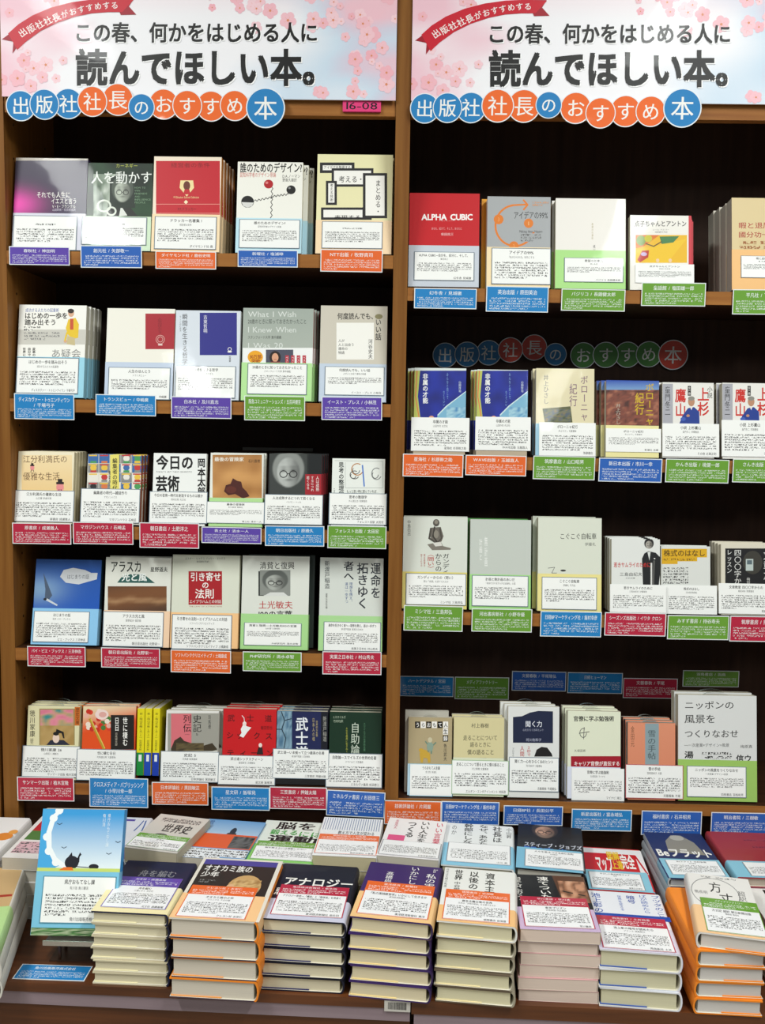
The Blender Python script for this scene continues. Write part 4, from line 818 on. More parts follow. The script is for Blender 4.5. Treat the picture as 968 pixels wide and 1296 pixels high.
B('R5', 'V', (105,305), (320,298), .014, 1, -.0065, 'tan paperback with a cartoon figure on a yellow animal', '#b0a07c', d, ('#bcdcec', 530), (110,527,318,690), 'うらおもて人生録', cs='色川武大 新潮社', cp='', border='#9ac8dc', rows=5, page='#d8d4c8', same=False, ccol='#b8b4a8', dh=.008)
def d(a):
    a.t('村上春樹', 412, 330, 498, 354, '#3a3628', .01); a.t('走ることについて', 372, 388, 540, 416, '#3a3628', .01); a.t('語るときに', 405, 422, 508, 448, '#3a3628', .01); a.t('僕の語ること', 392, 458, 524, 486, '#3a3628', .01); a.r(432, 500, 486, 510, '#555')
B('R5', 'V', (327,300), (575,303), .014, 1, -.003, 'pale yellow paperback with four lines of dark letters', '#d6cc9c', d, ('#d8dcc0', 500), (316,508,594,683), '走ることについて語るときに僕の語ること', cs='村上春樹 文藝春秋', cp='エムオン・エンタテインメント 村田茂', border='#9ab890', rows=5)
def d(a):
    a.poly([(616, 300), (660, 296), (700, 278), (740, 270), (812, 272), (812, 428), (616, 426)], '#1c2440'); a.t('聞く力', 676, 318, 760, 350, '#dde0e8', .015); a.t('心をひらく35のヒント', 664, 356, 768, 370, '#a8acc0'); a.t('阿川佐和子', 680, 404, 756, 420, '#b8bcd0')
    a.poly([(720, 494), (732, 460), (756, 446), (784, 450), (806, 480), (810, 494)], '#1c1a1a'); a.vt('2秒で', 684, 440, 704, 494, '#b82c28', .01); a.vt('人間', 650, 440, 672, 494, '#b82c28', .01); a.vt('プロなら', 612, 450, 622, 494, '#444')
B('R5', 'V', (593,250), (845,247), .013, 2, -.006, 'white book with a curved dark blue panel', '#dedfdc', d, None, (597,494,840,668), '聞く力―心をひらく35のヒント', cs='阿川佐和子 文藝春秋', cp='文藝春秋 平尾隆弘', rows=5)
def d(a):
    a.t('官僚に学ぶ勉強術', 912, 294, 1112, 322, '#222', .03); a.ring(960, 378, 16, 22, 3, '#444', 0, 300); a.l([(940, 380), (990, 372)], 3, '#333'); a.l([(965, 350), (962, 408)], 3, '#555'); a.t('久保田崇', 916, 458, 972, 472, '#333'); a.r(900, 492, 1160, 548, '#a0182a'); a.t('キャリア官僚が直伝する', 914, 516, 1140, 540, '#f4e8e4', .02)
B('R5', 'V', (885,262), (1145,282), .015, 2, -.003, 'white paperback with a dark red strip', '#e0e4cc', d, ('#d8dcea', 545), (903,548,1160,712), '官僚に学ぶ勉強術', cs='久保田崇 マイナビ', cp='マイナビ 滝口', border=None, rows=5, spine='#a0182a')
def d(a):
    a.f(268, 345, 510, 555, 3, 3, lambda u, v: mix('#dc9070', '#d88868', v)); a.r(356, 345, 426, 555, '#8a9ea4'); a.vt('雪の手帖', 368, 378, 412, 530, '#48585c', .01); a.vt('金田元', 282, 358, 302, 466, '#7a5038', .01)
B('R5', 'W', (268,337), (510,347), .015, 2, -.001, 'salmon pink paperback with a grey blue centre stripe', '#d88868', d, None, (255,552,550,732), '雪の手帖', cs='宮尾登美子 文藝', cp='文藝春秋 平尾', border='#b04a50', page='#9a9488')
def d(a):
    a.t('ニッポンの', 556, 230, 812, 274, K_, .01); a.t('風景を', 556, 298, 718, 346, K_, .01); a.t('つくりなおせ', 556, 376, 834, 420, K_, .01); a.t('―一次産業×デザイン=風景', 556, 446, 786, 466, '#444'); a.t('梅原真', 842, 454, 904, 472, '#333')
    a.t('湯', 556, 486, 604, 524, K_, .03); a.fine_(645, 488, 800, 546, 3, '#333', '#d9dad8'); a.t('信ウ', 820, 504, 900, 544, K_, .03)
B('R5', 'W', (525,197), (926,207), .02, 1, -.002, 'large white book with handwritten black letters', '#d9dad8', d, ('#9cc464', 532), (568,560,872,725), 'ニッポンの風景をつくりなおせ', cs='一次産業×デザイン=風景', cp='羽鳥書店 羽鳥和芳', rows=4, cskew=8)
for T, r_, c, ttl, lb in (('V', (-15,708,265,825), 'O', '技術評論社 / 片岡巌', 'orange name tag hanging at the foot of the centre divider'), ('V', (265,712,549,825), 'B', '日経BPマーケティング社 / 飯村幸彦', 'blue name tag hanging just right of the orange one'),
        ('V', (570,733,860,828), 'B', '日経BP社 / 長田公平', 'blue name tag below the white book with the dark blue panel'), ('V', (903,750,1198,855), 'T', '新星出版社 / 富永靖弘', 'sky blue name tag on the lowest edge of the right bay'),
        ('W', (337,790,645,914), 'B', '福村書房 / 石井昭男', 'blue name tag below the salmon pink paperback'), ('W', (692,798,996,908), 'B', '明治書院 / 三樹敏', 'blue name tag below the large handwritten white book')):
    shelf_tag(T, c, r_, ttl, lb, 'name tags on the right bay fourth shelf', skew=6)

# ------------------------------------------------------------------ the display table and its stacks
ZT = .590; TY = math.radians(-1.9)
TM = Matrix.Translation((0, -.408, 0)) @ Matrix.Rotation(TY, 4, 'Z')     # the table's front edge is turned a little from the shelves
tb = empty('display_table', TM); tag(tb, 'dark wooden display table stacked with books in front of the bookcase', 'table')
def tb_box(name, x0, y0, z0, x1, y1, z1, mat): mb = MB(); mb.box(x0, y0, z0, x1, y1, z1, mat=mat); return mb.build(name, tb)
FE = -.004
for x0, x1, dt, ds in ((-.96, .0345, .015, .022), (.036, .9, .023, .03)):
    tb_box('table_top', x0, FE, ZT-dt, x1, .36, ZT, TABLE)
    tb_box('grey_strip', x0+.004, FE+.002, ZT-dt-ds, x1-.001, FE+.03, ZT-dt, GREYP)
    tb_box('front_board', x0, FE+.008, .05, x1-.001, FE+.03, ZT-dt-ds, TABLE)
    tb_box('side_board', x0, FE+.03, .0, x0+.02, .35, ZT-dt, TABLE)
def tpt(x, y): return TM @ Vector((x, y, ZT))
# barcode sticker on the table edge
mb = MB(); mb.box(-.0205, -.0007, -.009, .0205, 0, .009, '#c8c4bc', MATTE); a = Art(mb, lambda u, v: (-.0205+.041*u, .009-.018*v), (-.0205, -.009, .0205, .009), MATTE, FINE, -.0007)
x = .14; rr = random.Random(4)
while x < .86: wv = rr.uniform(.008, .022); a.r(x, .15, x+wv, .8, K_); x += wv+rr.uniform(.008, .02)
o = mb.build('barcode_sticker'); pb = at(503, 1269.5, -.434); o.matrix_world = Matrix.Translation((pb[0], 0, 0)) @ Matrix.Identity(4)
lx = pb[0]; fy = -.408+lx*math.tan(TY)+FE/math.cos(TY)
o.matrix_world = Matrix.Translation((lx, fy-.0004, ZT-.0105)) @ Matrix.Rotation(TY, 4, 'Z'); tag(o, 'white barcode sticker on the front edge of the table', 'sticker')

def stack(FLb, FL, FR, TL, n, t0, short, col, draw, side='R', hard=True, spine=None, page='#f0e4be', flap=None, band=None, cd=None, ct='', cs=None, cp=None, strip=None, stext='',
          Yb=None, back=None, w=None, h=None, yaw=None, jit=.0025, tcols=None, rows=5, gname='front row of stacks on the table', tyaw=None, ctop=None, crot=0, border='#8a8a90', FLw=None):
    """a pile of books lying on the table: corners of the top cover and foot of the pile, in photo pixels"""
    if Yb is None: p = atz(*FLb, ZT); Yf = p[1]
    else: Yf = Yb
    q = at(*FL, Yf); zt = q[2]; r_ = atz(*FR, zt); bl = atz(*TL, zt)
    ww = w or math.hypot(r_[0]-q[0], r_[1]-q[1]); hh = h or math.hypot(bl[0]-q[0], bl[1]-q[1]); yw = math.atan2(r_[1]-q[1], r_[0]-q[0]) if yaw is None else math.radians(yaw)
    yw = max(-.2, min(.03 if yaw is None else .3, yw))
    if FLw: q = np.array(FLw); Yf = q[1]; zt = q[2]
    th = (zt-ZT)/n-.0003; cx, cy = q[0]+math.cos(yw)*ww/2, Yf+math.sin(yw)*ww/2
    P = lambda u, v: (-ww/2+u*ww, hh*(1-v)); z = zt
    g = 'books in the '+gname; first = None
    for k in range(n):
        jx, jy, ja = (0, 0, 0) if k == 0 else (random.uniform(-jit, jit), random.uniform(0, jit*1.4), random.uniform(-.012, .012))
        ya = yw if k == 0 else yw*(tyaw if tyaw is not None else .8)+ja
        ccx, ccy = cx, cy
        M = Matrix.Translation((ccx+jx, ccy+jy, z)) @ Matrix.Rotation(ya, 4, 'Z') @ Matrix.Rotation(-math.pi/2, 4, 'X')
        if k == 0:
            def dd(a):
                if draw: draw(a)
            r = make_book(M, ww, hh, th, col, spine, side, hard, page, (band[0], hh*(1-band[1])) if band else None, dd, P, flap, back)
            tag(r, short+', topping a '+('front' if 'front' in gname else 'back')+' row stack', 'book', g); first = r
            if cd:
                M2 = M @ Matrix.Rotation(-crot, 4, 'Y') if crot else M
                stack_card(M, P, cd, ct, cs, cp, strip, stext, ('card with '+CN[strip]+' strip' if strip else 'plain white card')+' on the '+short, 'review cards on the '+gname, rows, border)
        elif k == 1:
            c2 = tcols or {}
            second = make_book(M, ww, hh, th, c2.get('col', col), c2.get('spine', spine or col), side, hard, c2.get('page', page), None, None, P, c2.get('flap', flap), back)
            tag(second, NTH[k]+' book down under the '+short, 'book', g)
        else:
            c = copy_book(second, M); tag(c, NTH[k]+' book down under the '+short, 'book', g)
        z -= th+.0003
    return first
NTH = ['first', 'second', 'third', 'fourth', 'fifth', 'sixth', 'seventh', 'eighth', 'ninth', 'tenth']
def stack_card(M, P, cd, ct, cs, cp, strip, stext, label, group, rows, border):
    (x0, z1), (x1, z0) = P(cd[0], cd[1]), P(cd[2], cd[3]); cw, ch = x1-x0, z1-z0
    mb = MB(); mb.box(-cw/2, 0, 0, cw/2, .0005, ch, '#eeeef0', CARDM)
    a = Art(mb, lambda u, v: (-cw/2+u*cw, ch*(1-v)), (-cw/2, 0, cw/2, ch), CARDM, FINE); v0 = 0
    c = PAL.get(strip)
    a.r(0, 0, 1, 1, c or border); a.r(.014, .014, .986, .986, '#f1f1f2')
    if strip:
        v0 = .3; a.r(.014, .014, .986, .3, c); k = min(.8, .05*len(stext)); a.t(stext, .5-k/2, .035, .5+k/2, .105, mix(c, '#ffffff', .75), .01); a.fine_(.04, .125, .96, .28, 3, mix(c, '#ffffff', .65), c)
    s = 1-v0; n = len(ct); tw = min(.84, .052*n); a.t(ct, .5-tw/2, v0+.05*s, .5+tw/2, v0+.16*s, '#1c1c1c', .018)
    if cs: k = min(.66, .034*len(cs)); a.t(cs, .5-k/2, v0+.18*s, .5+k/2, v0+.26*s, '#333')
    a.fine_(.05, v0+.33*s, .95, v0+.83*s, rows+2, '#444', '#f1f1f2')
    if cp: k = min(.7, .042*len(cp)); a.t(cp, .95-k, v0+.86*s, .95, v0+.96*s, '#1c1c1c', .012)
    o = mb.build('review_card'); o.matrix_world = M @ Matrix.Translation(((x0+x1)/2, -.0017, z0)); tag(o, label, 'card', group)

FG = 'front row of stacks on the table'; BG = 'back row of stacks on the table'
# ---- front row
def d(a): a.t('舟を編む', .28, .18, .8, .32, '#8a8a90', .01); a.t('三浦しをん', .45, .34, .65, .38, '#7a7a84')
stack((115.4,1244.7), (115.4,1153), (213,1158), (152.4,1088.4), 6, 0, 'navy novel with a silver title', '#1c2140', d, hard=True, flap='#e8e0b8', page='#f2e8c6', back='#d8ccae', spine='#1c2140', band=('#efe2b0', .52),
      cd=(.08,.35,.93,.93), ct='舟を編む', cs='三浦しをん 光文社', cp='光文社 高橋基陽', strip='P', stext='光文社 / 高橋基陽', tcols=dict(col='#d9d0b0', spine='#1c2140'))
def d(a):
    a.r(.0, 0, 1, 1, '#e2dcd0'); a.r(.04, .03, .95, .12, '#4a4494'); a.r(.04, .12, .95, .75, '#2a2420'); a.t('オオカミ族の', .08, .12, .68, .24, W_, .02); a.t('少年', .08, .24, .3, .34, W_, .02); a.e(.66, .48, .2, .2, '#c8a068'); a.blot(.5, .36, .84, .6, ['#b08850', '#dcbc84', '#a07844'], 6, 5, 10); a.fine_(.1, .38, .3, .44, 2, '#888', '#2a2420'); a.e(.5, .5, .05, .06, '#d8b088', 10)
stack((212.5,1263), (214,1161), (325,1173), (249.4,1084.6), 4, 0, 'hardback with a boy and fur on a dark cover', '#e2dcd0', d, page='#ece2d0', flap='#f08a28', band=('#f3c48e', .62), spine='#f08a28', back='#4a3a48',
      cd=(.06,.5,.84,.985), ct='オオカミ族の少年', yaw=-3.5, cs='クロニクル 千古の闇', cp='クレヨン社 永安仁', strip='O', stext='クレヨン社 / 永安仁', tcols=dict(col='#f08a28', spine='#f08a28', flap='#e89a50'))
def d(a): a.t('アナロジー', .08, .25, .98, .42, W_, .03); a.t('思考', .02, .46, .3, .6, W_, .03)
stack((329.4,1253.7), (331,1162), (436,1175), (346,1092), 5, 0, 'black hardback with large white diagonal letters', '#15182a', d, page='#eee4c4', spine='#14162a', band=('#c9c9dc', .66), flap='#2a2a5a',
      cd=(.08,.42,.94,.94), ct='アナロジー思考―「構造」と「関係性」を見抜く', cs='細谷功 東洋経済新報社', yaw=-4, cp='東洋経済新報社 柴生田', strip='R', stext='東洋経済新報社 / 柴生田')
def d(a): a.vt('『私の実践', .78, .04, .92, .5, W_, .01); a.vt('いかにして', .56, .02, .68, .45, W_, .01); a.vt('髙橋尚之', .26, .16, .36, .44, W_, .01)
stack((432.8,1261), (443,1159.5), (548,1170), (456.5,1089.7), 5, 0, 'violet hardback with white vertical title', '#3f2a66', d, page='#f2e4c0', spine='#33224e', band=('#f0c48a', .56), flap='#e8d090',
      cd=(.06,.38,.93,.95), ct='『私の実践経営学』いかにして生きるか', cs='東洋経済新報社', cp='東洋経済新報社 東洋', strip='O', stext='東洋経済 / 新報社')
def d(a): a.vt('資本主義', .56, .05, .7, .56, K_, .02); a.vt('以後の', .34, .04, .48, .4, K_, .02); a.vt('世界', .14, .03, .26, .24, K_, .03); a.vt('中谷巌', .15, .27, .24, .45, K_, .01); a.vt('日本は文明の転換', .02, .02, .06, .4, '#444'); a.r(.36, .42, .5, .46, K_)
stack((541,1267), (552.7,1165), (655,1174), (549,1096.7), 5, 0, 'white hardback with heavy black vertical letters', '#e8e8e4', d, page='#f0e8c2', spine='#e6e6e0', band=('#f0be82', .72), flap='#e8d8a8', side='R',
      cd=(.06,.44,.9,.97), ct='資本主義以後の世界', cs='日本は「文明の転換」を主導できるか', cp='徳間書店 岩渕徹', strip='O', stext='徳間書店 / 岩渕徹', tcols=dict(col='#6a5c4c', spine='#a09884'))
def d(a):
    a.r(0, 0, 1, 1, '#16181c'); a.vt('聖☆おう', .02, .05, .12, .5, W_, .01); a.vt('凍てついた', .34, .03, .5, .46, W_, .02); a.poly([(.56, .0), (1, .0), (1, .5), (.62, .5)], '#5a3826'); a.blot(.62, .1, .98, .5, ['#c89070', '#6a4430', '#b07858', '#e0b090'], 3, 8, 12); a.l([(.66, .3), (.78, .33)], .02, '#20140e'); a.l([(.86, .35), (.94, .37)], .02, '#20140e')
stack((647.6,1267), (658.7,1176), (761,1180.6), (646,1106), 6, 0, 'black paperback with a close up brown face', '#d8c8b0', d, hard=False, page='#f4dece', band=('#c9b0d0', .62), spine='#d8c8b8',
      cd=(.06,.44,.94,.96), ct='東京プリズン', cs='赤坂真理 河出書房', cp='早川書房', strip='R', stext='早川書房 / 早川浩', tcols=dict(col='#d8a8a8'))
def d(a): a.vt('池上彰の', .03, .04, .16, .4, '#1c48a0', .02); a.vt('ブツタのこと', .84, .02, .96, .44, '#1c48a0', .01); a.vt('ばが読めたら', .68, .02, .78, .36, '#2a5ab0', .01); a.vt('暗号', .5, .05, .62, .2, '#1c48a0', .02); a.vt('世界を変える', .38, .06, .44, .34, '#2a5ab0'); a.r(0, .4, 1, .48, '#1c48a8')
stack((754,1273), (759,1201), (864.7,1209), (745.7,1126.6), 3, 0, 'white hardback with blue letters and a blue line', '#e6e8ee', d, page='#ece6c2', spine='#e0e0e8', flap='#3a5aa8', band=('#d6cede', .62),
      cd=(.04,.46,.92,.985), ct='池上彰の暗号が読めたら', cs='フランス 飛鳥新社', cp='飛鳥新社 土井', strip='R', stext='飛鳥新社 / 土井尚道')
def d(a):
    a.ring(.42, .32, .36, .26, .012, '#888', n=32); a.t('方', .34, .12, .54, .32, '#2a2a2a', .01); a.t('丈', .46, .3, .68, .5, '#2a2a2a', .01); a.vt('超訳', .76, .24, .88, .42, '#555'); a.t('鴨長明', .1, .3, .3, .36, '#666'); a.fine_(.25, .02, .8, .06, 1, '#777', '#e9e6e2', 1)
stack((863,1279), (881,1179), (974,1196), (842.6,1107), 5, 0, 'white hardback with a thin grey circle and brush letters', '#e9e6e2', d, page='#eae4dc', spine='#dcdad6', side='L', flap='#f08a28', back='#f08a28', band=('#f3c896', .56), h=.2,
      cd=(.16,.44,1.0,.975), ct='方丈記 超訳 朝日新聞出版', cs='鴨長明 偕成社', cp='', strip='G', stext='メディアファクトリー', tcols=dict(col='#f08a28', spine='#f08a28', page='#e4ded8'), tyaw=.2)
def d(a): a.vt('臨床', .2, .1, .5, .5, K_, .03)
stack((960,1290), (985,1190), (1085,1196), (950,1125), 3, 0, 'white book with black letters at the right edge', '#e8e6e2', d, page='#eae4dc', flap='#aaa', w=.13, h=.19, Yb=-.37, yaw=-3)
# far left green and tan stack
def d(a): a.r(.3, .4, .96, .43, '#a83a2c')
stack((-104,1262), (-102,1196), (4,1193), (-50,1084), 3, 0, 'tan and pale green book cut off at the left edge', '#c9a878', d, page='#cfc9bb', hard=True, spine='#d4d0c6', band=('#b4d690', .56), w=.19, h=.26, yaw=12.7, FLw=(-.7914, -.4788, .683), tyaw=1)
# ---- back row
YBK = -.197
def d(a): a.e(.86, .5, .12, .1, '#e08a3a'); a.e(.93, .38, .06, .06, '#e6a050'); a.e(.78, .62, .05, .08, '#d87a30')
stack(0, (-104,1082), (-2,1075), (-50,1033), 4, 0, 'white book with an orange shape at the far left edge', '#eceae8', d, w=.14, h=.17, Yb=YBK+.005, yaw=-1, gname=BG, page='#d8d0c0')
def d(a): a.r(0, 0, 1, 1, '#e6e2de'); a.r(.06, .1, .9, .42, '#b8262c'); a.r(.06, .42, .9, .62, '#4a7a3a'); a.fine_(.05, .66, .9, .9, 4, '#555', '#d8b0b8')
stack(0, (2,1085), (106,1092), (33.6,1029), 5, 0, 'white book with red and green panels behind the blue one', '#e6e2de', d, Yb=YBK-.002, gname=BG, page='#d8d0c0', hard=False, w=.138, h=.195, yaw=-2)
def d(a): a.vt('ハ', .75, .0, .95, .4, '#3a5a9a', .02); a.r(.3, .05, .65, .1, '#5a4a9a')
stack(0, (92,1084), (150,1089), (110,1036), 4, 0, 'white book behind the navy novel stack', '#dcdce0', d, Yb=YBK+.004, gname=BG, page='#c8c0b8', w=.098, h=.175, yaw=-2, band=('#8a7ac0', .7))
def d(a): a.fine_(.12, .08, .9, .22, 2, '#555', '#cfcac2', 1); a.t('世界史', .3, .25, .86, .5, '#1c1c1c', .03); a.t('A WORLD HISTORY', .14, .1, .92, .2, '#444'); a.e(.4, .58, .12, .04, '#555', 10)
stack(0, (157,1072), (227,1086), (180.8,1037), 5, 0, 'grey paperback titled in bold with a green band', '#cfcac2', d, Yb=YBK, gname=BG, page='#c8bca0', hard=False, spine='#b8b098', w=.103, h=.15,
      cd=(.01,.6,.99,.97), ct='世界史', cs='ウィリアム・マクニール', cp='中央公論新社', strip='G', stext='中央公論新社 / 小林敬和', rows=2)
def d(a): a.f(0, 0, 1, .5, 4, 5, lambda u, v: mix('#6a9ac8', '#b8cfe0', v)); a.vt('君たち', .04, .03, .14, .4, '#2a4a80', .01); a.e(.55, .3, .05, .1, '#2a2a30'); a.poly([(.48, .34), (.62, .34), (.66, .45), (.44, .45)], '#3a3028'); a.r(.0, .38, 1, .74, '#dc5a26'); a.blot(.62, .42, .98, .72, ['#1c1a1a', '#6a6a68', '#2a2826'], 4, 3, 8); a.fine_(0, .76, 1, 1, 4, '#444', '#e4e8ec')
stack(0, (229,1084), (309,1090), (254,1041), 5, 0, 'paperback with blue sky and an orange band', '#6a9ac8', d, Yb=YBK, gname=BG, page='#d8d0c0', hard=False, w=.115, h=.165)
def d(a): a.t('脳を', .2, .02, .86, .22, K_, .03); a.t('鍛える', .15, .22, .6, .36, '#3a9a3a', .03); a.t('には', .6, .24, .98, .38, '#3a9a3a', .02); a.t('運動', .15, .36, .95, .56, K_, .04)
stack(0, (311,1089), (394,1094), (327.6,1046), 5, 0, 'white book with heavy black and green letters', '#dfe6dc', d, Yb=YBK, gname=BG, page='#d8d4c0', w=.122, h=.175, band=('#8acc6a', .6),
      cd=(.04,.54,.98,.96), ct='脳を鍛えるには運動しかない', cs='ジョン J.レイティ', cp='', strip='G', stext='NHK出版 / 溝口明秀')
def d(a):
    for k in range(24): a.r(.03+k*.04, .02, .04+k*.04, .34, '#6a7aa0')
    a.t('教え方で人生が変わる', .3, .36, .9, .46, '#444', .01)
stack(0, (395,1082), (476.6,1086), (407,1036.8), 5, 0, 'white paperback with fine vertical blue stripes', '#eaeaea', d, Yb=YBK, gname=BG, page='#d6cba6', hard=False, flap='#f0c48a', side='R',
      cd=(.02,.48,.99,.96), ct='', cs='', cp='数研出版社 小倉健', strip='O', stext='数研出版社 / 小倉健', h=.165)
def d(a): a.vt('いい言葉', .82, .03, .95, .62, '#c82a50', .02); a.vt('いい人生を', .56, .03, .72, .62, K_, .02); a.vt('つくる', .34, .06, .5, .5, K_, .03); a.vt('斎藤茂太', .12, .05, .18, .3, '#c83a5a'); a.r(.08, .46, .36, .62, '#e05a8a')
stack(0, (476,1082), (555.5,1089), (479.6,1042), 5, 0, 'white paperback with pink and black brush letters', '#eeeaea', d, Yb=YBK, gname=BG, page='#d6d0c0', hard=False,
      cd=(.02,.62,.99,.98), ct='', cs='', cp='日本実業出版社', h=.165)
def d(a): a.vt('社長は', .68, .02, .82, .42, K_, .02); a.vt('なぜ、あなたを', .48, .0, .62, .6, K_, .02); a.vt('幹部にしない', .26, .0, .4, .6, K_, .02); a.vt('のか', .08, .05, .16, .3, '#444'); a.vt('小山昇', .88, .04, .96, .3, '#333', .01)
stack(0, (558,1094), (652,1101), (553.6,1043), 5, 0, 'white book with three columns of black letters', '#e6e8e8', d, Yb=YBK-.008, gname=BG, page='#d6d0b8', band=('#8ac4de', .5), side='R',
      cd=(.06,.5,.94,.93), ct='', cs='', cp='小川 昇', h=.18)
def d(a): a.r(0, 0, 1, 1, '#14161c'); face(a, .42, .18, .16, .17, '#b8907a', '#3a302a', True, '#14161c', beard='#6a5a50'); a.t('スティーブ・ジョブズ', .1, .42, .98, .52, '#c8ccd8', .03); a.t('驚異のプレゼン', .1, .52, .8, .62, '#2a6ac8', .04)
stack(0, (653,1098), (741.5,1106), (640.6,1046.5), 5, 0, 'black book with a bearded face in spectacles', '#14161c', d, Yb=YBK-.008, gname=BG, page='#d0ccc0', band=('#7ab8d4', .55), h=.19,
      cd=(.12,.6,.98,.96), ct='人々を惹きつける18の法則', cs='日経BP', cp='')
def d(a): a.r(.02, .02, .98, .98, '#c81c22'); a.r(.02, .02, .98, .14, '#e8e4e4'); a.t('完全', .6, .14, .82, .5, W_, .04); a.t('マップ', .2, .18, .46, .6, W_, .04); a.t('図解', .4, .08, .6, .3, '#e8c020', .04); a.t('上達', .44, .3, .62, .52, '#e8c020', .04); a.r(.86, .14, .98, .6, '#e8e4e4'); a.l([(.86, .16), (.96, .58)], .03, '#c81c22')
stack(0, (745.7,1125), (831.5,1130.7), (730.5,1071), 3, 0, 'bright red book with white block letters', '#c81c22', d, Yb=YBK-.008, gname=BG, page='#e0d8d0', band=('#8ac4d8', .56),
      cd=(.04,.62,.84,.98), ct='やさしい株式完全マップ', cs='新星', cp='実業之日本社')
def d(a): a.r(0, 0, 1, 1, '#1e2c5c'); a.poly([(.25, .45), (.3, .2), (.45, .06), (.62, .06), (.78, .22), (.85, .5)], '#8a867c'); a.e(.53, .12, .12, .06, '#b0aca0'); a.t('Beフラット', .05, .36, .98, .56, W_, .04)
stack(0, (845,1111), (927,1117), (808,1063), 6, 0, 'dark blue book with a stone dome and white letters', '#1e2c5c', d, Yb=YBK-.004, gname=BG, page='#b8b8bc', side='L', spine='#b8bcc0', band=('#86c0d6', .6),
      cd=(.1,.64,.95,.94), ct='Beフラット 中村安希', cs='亜紀書房', cp='', h=.19, w=.112, yaw=-1.5)
def d(a): a.fine_(.45, .16, .8, .2, 1, '#6a1c24', '#9a3038', 1); a.fine_(.5, .32, .85, .36, 1, '#6a1c24', '#9a3038', 1)
stack(0, (932,1110), (1028,1114), (904,1066.5), 6, 0, 'plain dark red book at the right edge', '#9a3038', d, Yb=YBK-.002, gname=BG, page='#c8b8a8', side='L', band=('#86c0d6', .66), w=.14, h=.19, yaw=-1.5,
      cd=(.2,.7,.9,.98), ct='', cs='', cp='')
# ---- blue picture book standing on a small rest at the left
ln = math.radians(20); Yk = -.345; zk = at(80, 1190, Yk)[2]
def d(a0):
    K = .63; a = Art(a0.mb, lambda u, v: P(u, v*K), a0.clip, a0.mat, a0.fine, a0.y)
    a.f(0, 0, 1, .78, 4, 12, lambda u, v: mix('#3a9ad8', '#e8f2f4', v*1.1-.1)); a.poly([(0, 0), (.2, 0), (.1, .12), (.06, .35), (.1, .55), (.26, .72), (.2, .76), (0, .76)], '#48a8e0')
    a.l([(.22, .0), (.14, .1), (.1, .3), (.12, .5), (.2, .64), (.32, .73)], .06, '#f2f6f8')
    for x, y in ((.2, .02), (.14, .12), (.08, .36), (.12, .54), (.22, .68)): a.e(x, y, .05, .05, '#f2f6f8', 12)
    a.e(.41, .68, .085, .085, '#20202a'); a.poly([(.46, .66), (.52, .58), (.5, .55), (.5, .68)], '#20202a'); a.poly([(.35, .63), (.4, .55), (.42, .63)], '#20202a'); a.l([(.45, .73), (.62, .74)], .01, '#20202a'); a.e(.68, .73, .06, .035, '#20202a'); a.r(.0, .75, 1, .8, '#c8d870'); a.poly([(.26, .78), (.32, .74), (.42, .74), (.44, .78)], '#e8742a')
    for x, y in ((.22, .2), (.3, .5), (.85, .57), (.95, .42)): a.l([(x-.03, y-.015), (x, y), (x+.03, y-.018)], .008, '#2a3a4a')
    a.vt('県庁おもてなし課', .8, .05, .84, .48, '#e8f4fa'); a.vt('有川浩', .74, .05, .78, .22, '#e8f4fa')
M = frame(*[float(v) for v in (at(92, 1190, Yk)[0], Yk, zk+.008)], ln, math.radians(1)); w_, h_ = .139, .2
P = lambda u, v: (-w_/2+u*w_, h_*(1-v))
def bd(a): a.r(0, .94, 1, 1, '#3a6a34'); a.blot(0, .945, 1, 1.0, ['#2c5a2c', '#5a8a4a', '#b8c0a0', '#2c5a2c'], 8, 2, 14)
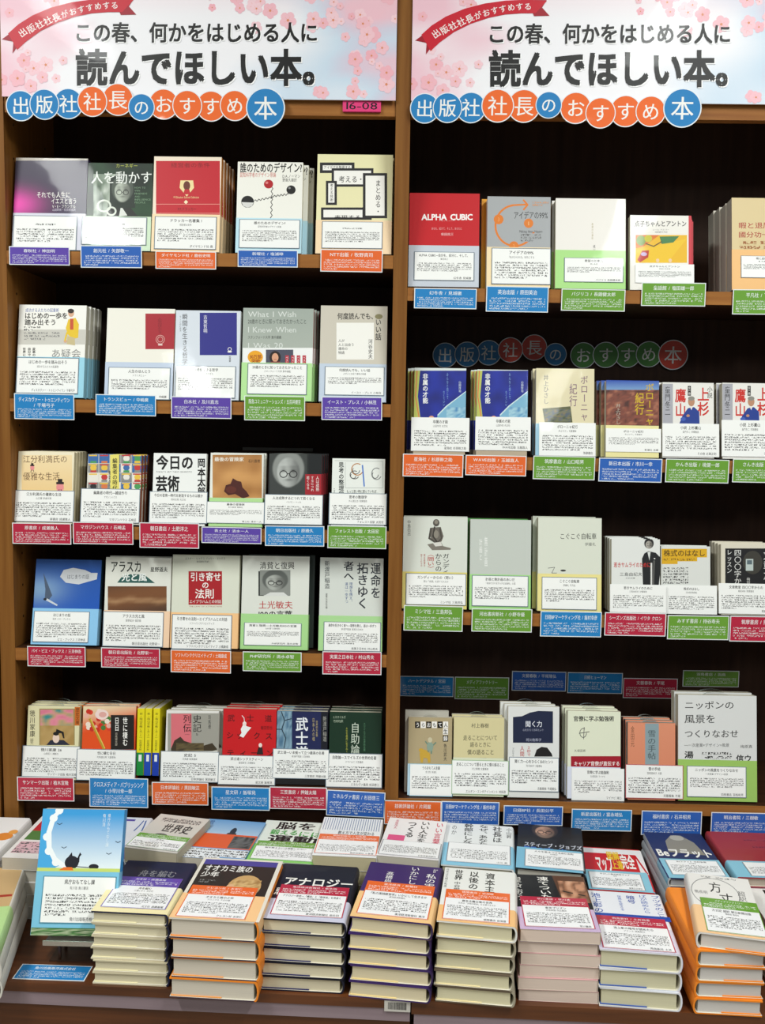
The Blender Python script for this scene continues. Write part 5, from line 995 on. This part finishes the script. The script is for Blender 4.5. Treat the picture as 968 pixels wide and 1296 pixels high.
r = make_book(M, w_, h_, .022, '#3a9ad8', '#3a9ad8', 'R', False, '#d8d0c0', ('#7cc0dc', h_*.5), d, P, bdraw=bd)
tag(r, 'bright blue book with a black silhouette, propped upright at the left of the table', 'book')
card(M, w_, (.09, .535, .97, .905), P, '県庁おもてなし課', '有川浩 角川書店', '角川出版販売株式会社 清水', 'white review card on the propped bright blue book', 'review cards on the '+FG, '#4a8aa0', 6)
rest = empty('book_rest', Matrix.Translation((M.translation.x, Yk, ZT))); tag(rest, 'small metal book rest holding the bright blue book on the table', 'stand')
hz = zk-ZT
mb = MB(); mb.box(-.045, -.012, hz-.002, .045, .06, hz-.0005, mat=METAL); mb.box(-.045, -.014, hz-.002, .045, -.012, hz+.006, mat=METAL); mb.build('ledge', rest)
for s in (-1, 1):
    for y in (.02, .05): mb = MB(); mb.box(s*.03-.002, y, 0.002, s*.03+.002, y+.004, hz-.002, mat=BROWN); mb.build('leg', rest)
mb = MB(); mb.box(-.045, .014, 0, .045, .075, .002, mat=BROWN); mb.build('base_plate', rest)
mb = MB(); y1 = .032; n = len(mb.v)
for s in (-1, 1):
    a0 = (.052, hz); a1 = (.052+math.tan(ln)*.13, hz+.13); k = len(mb.v)
    mb.v += [(s*.03+dx, a0[0]+dy, a0[1]) for dx in (-.003, .003) for dy in (0, .003)]+[(s*.03+dx, a1[0]+dy, a1[1]) for dx in (-.003, .003) for dy in (0, .003)]
    for q in ((0,1,3,2),(4,6,7,5),(0,2,6,4),(1,5,7,3),(0,4,5,1),(2,3,7,6)): mb.face([k+i for i in q], (.5,.5,.5), METAL)
mb.build('back_support', rest)
p = atz(67, 1231.5, ZT); M = Matrix.Translation((p[0], p[1], ZT+.0012)) @ Matrix.Rotation(math.radians(-1), 4, 'Z') @ Matrix.Rotation(-math.pi/2, 4, 'X')
flat_tag(M, .118, .042, 'T', '角川出版販売株式会社', 'sky blue name tag lying on the table left of the navy novel stack', 'name tags lying on the table')
bpy.data.objects.remove(_to)
print('objects', len(bpy.data.objects), 'tris', sum(len(m.polygons)*m.users for m in bpy.data.meshes))
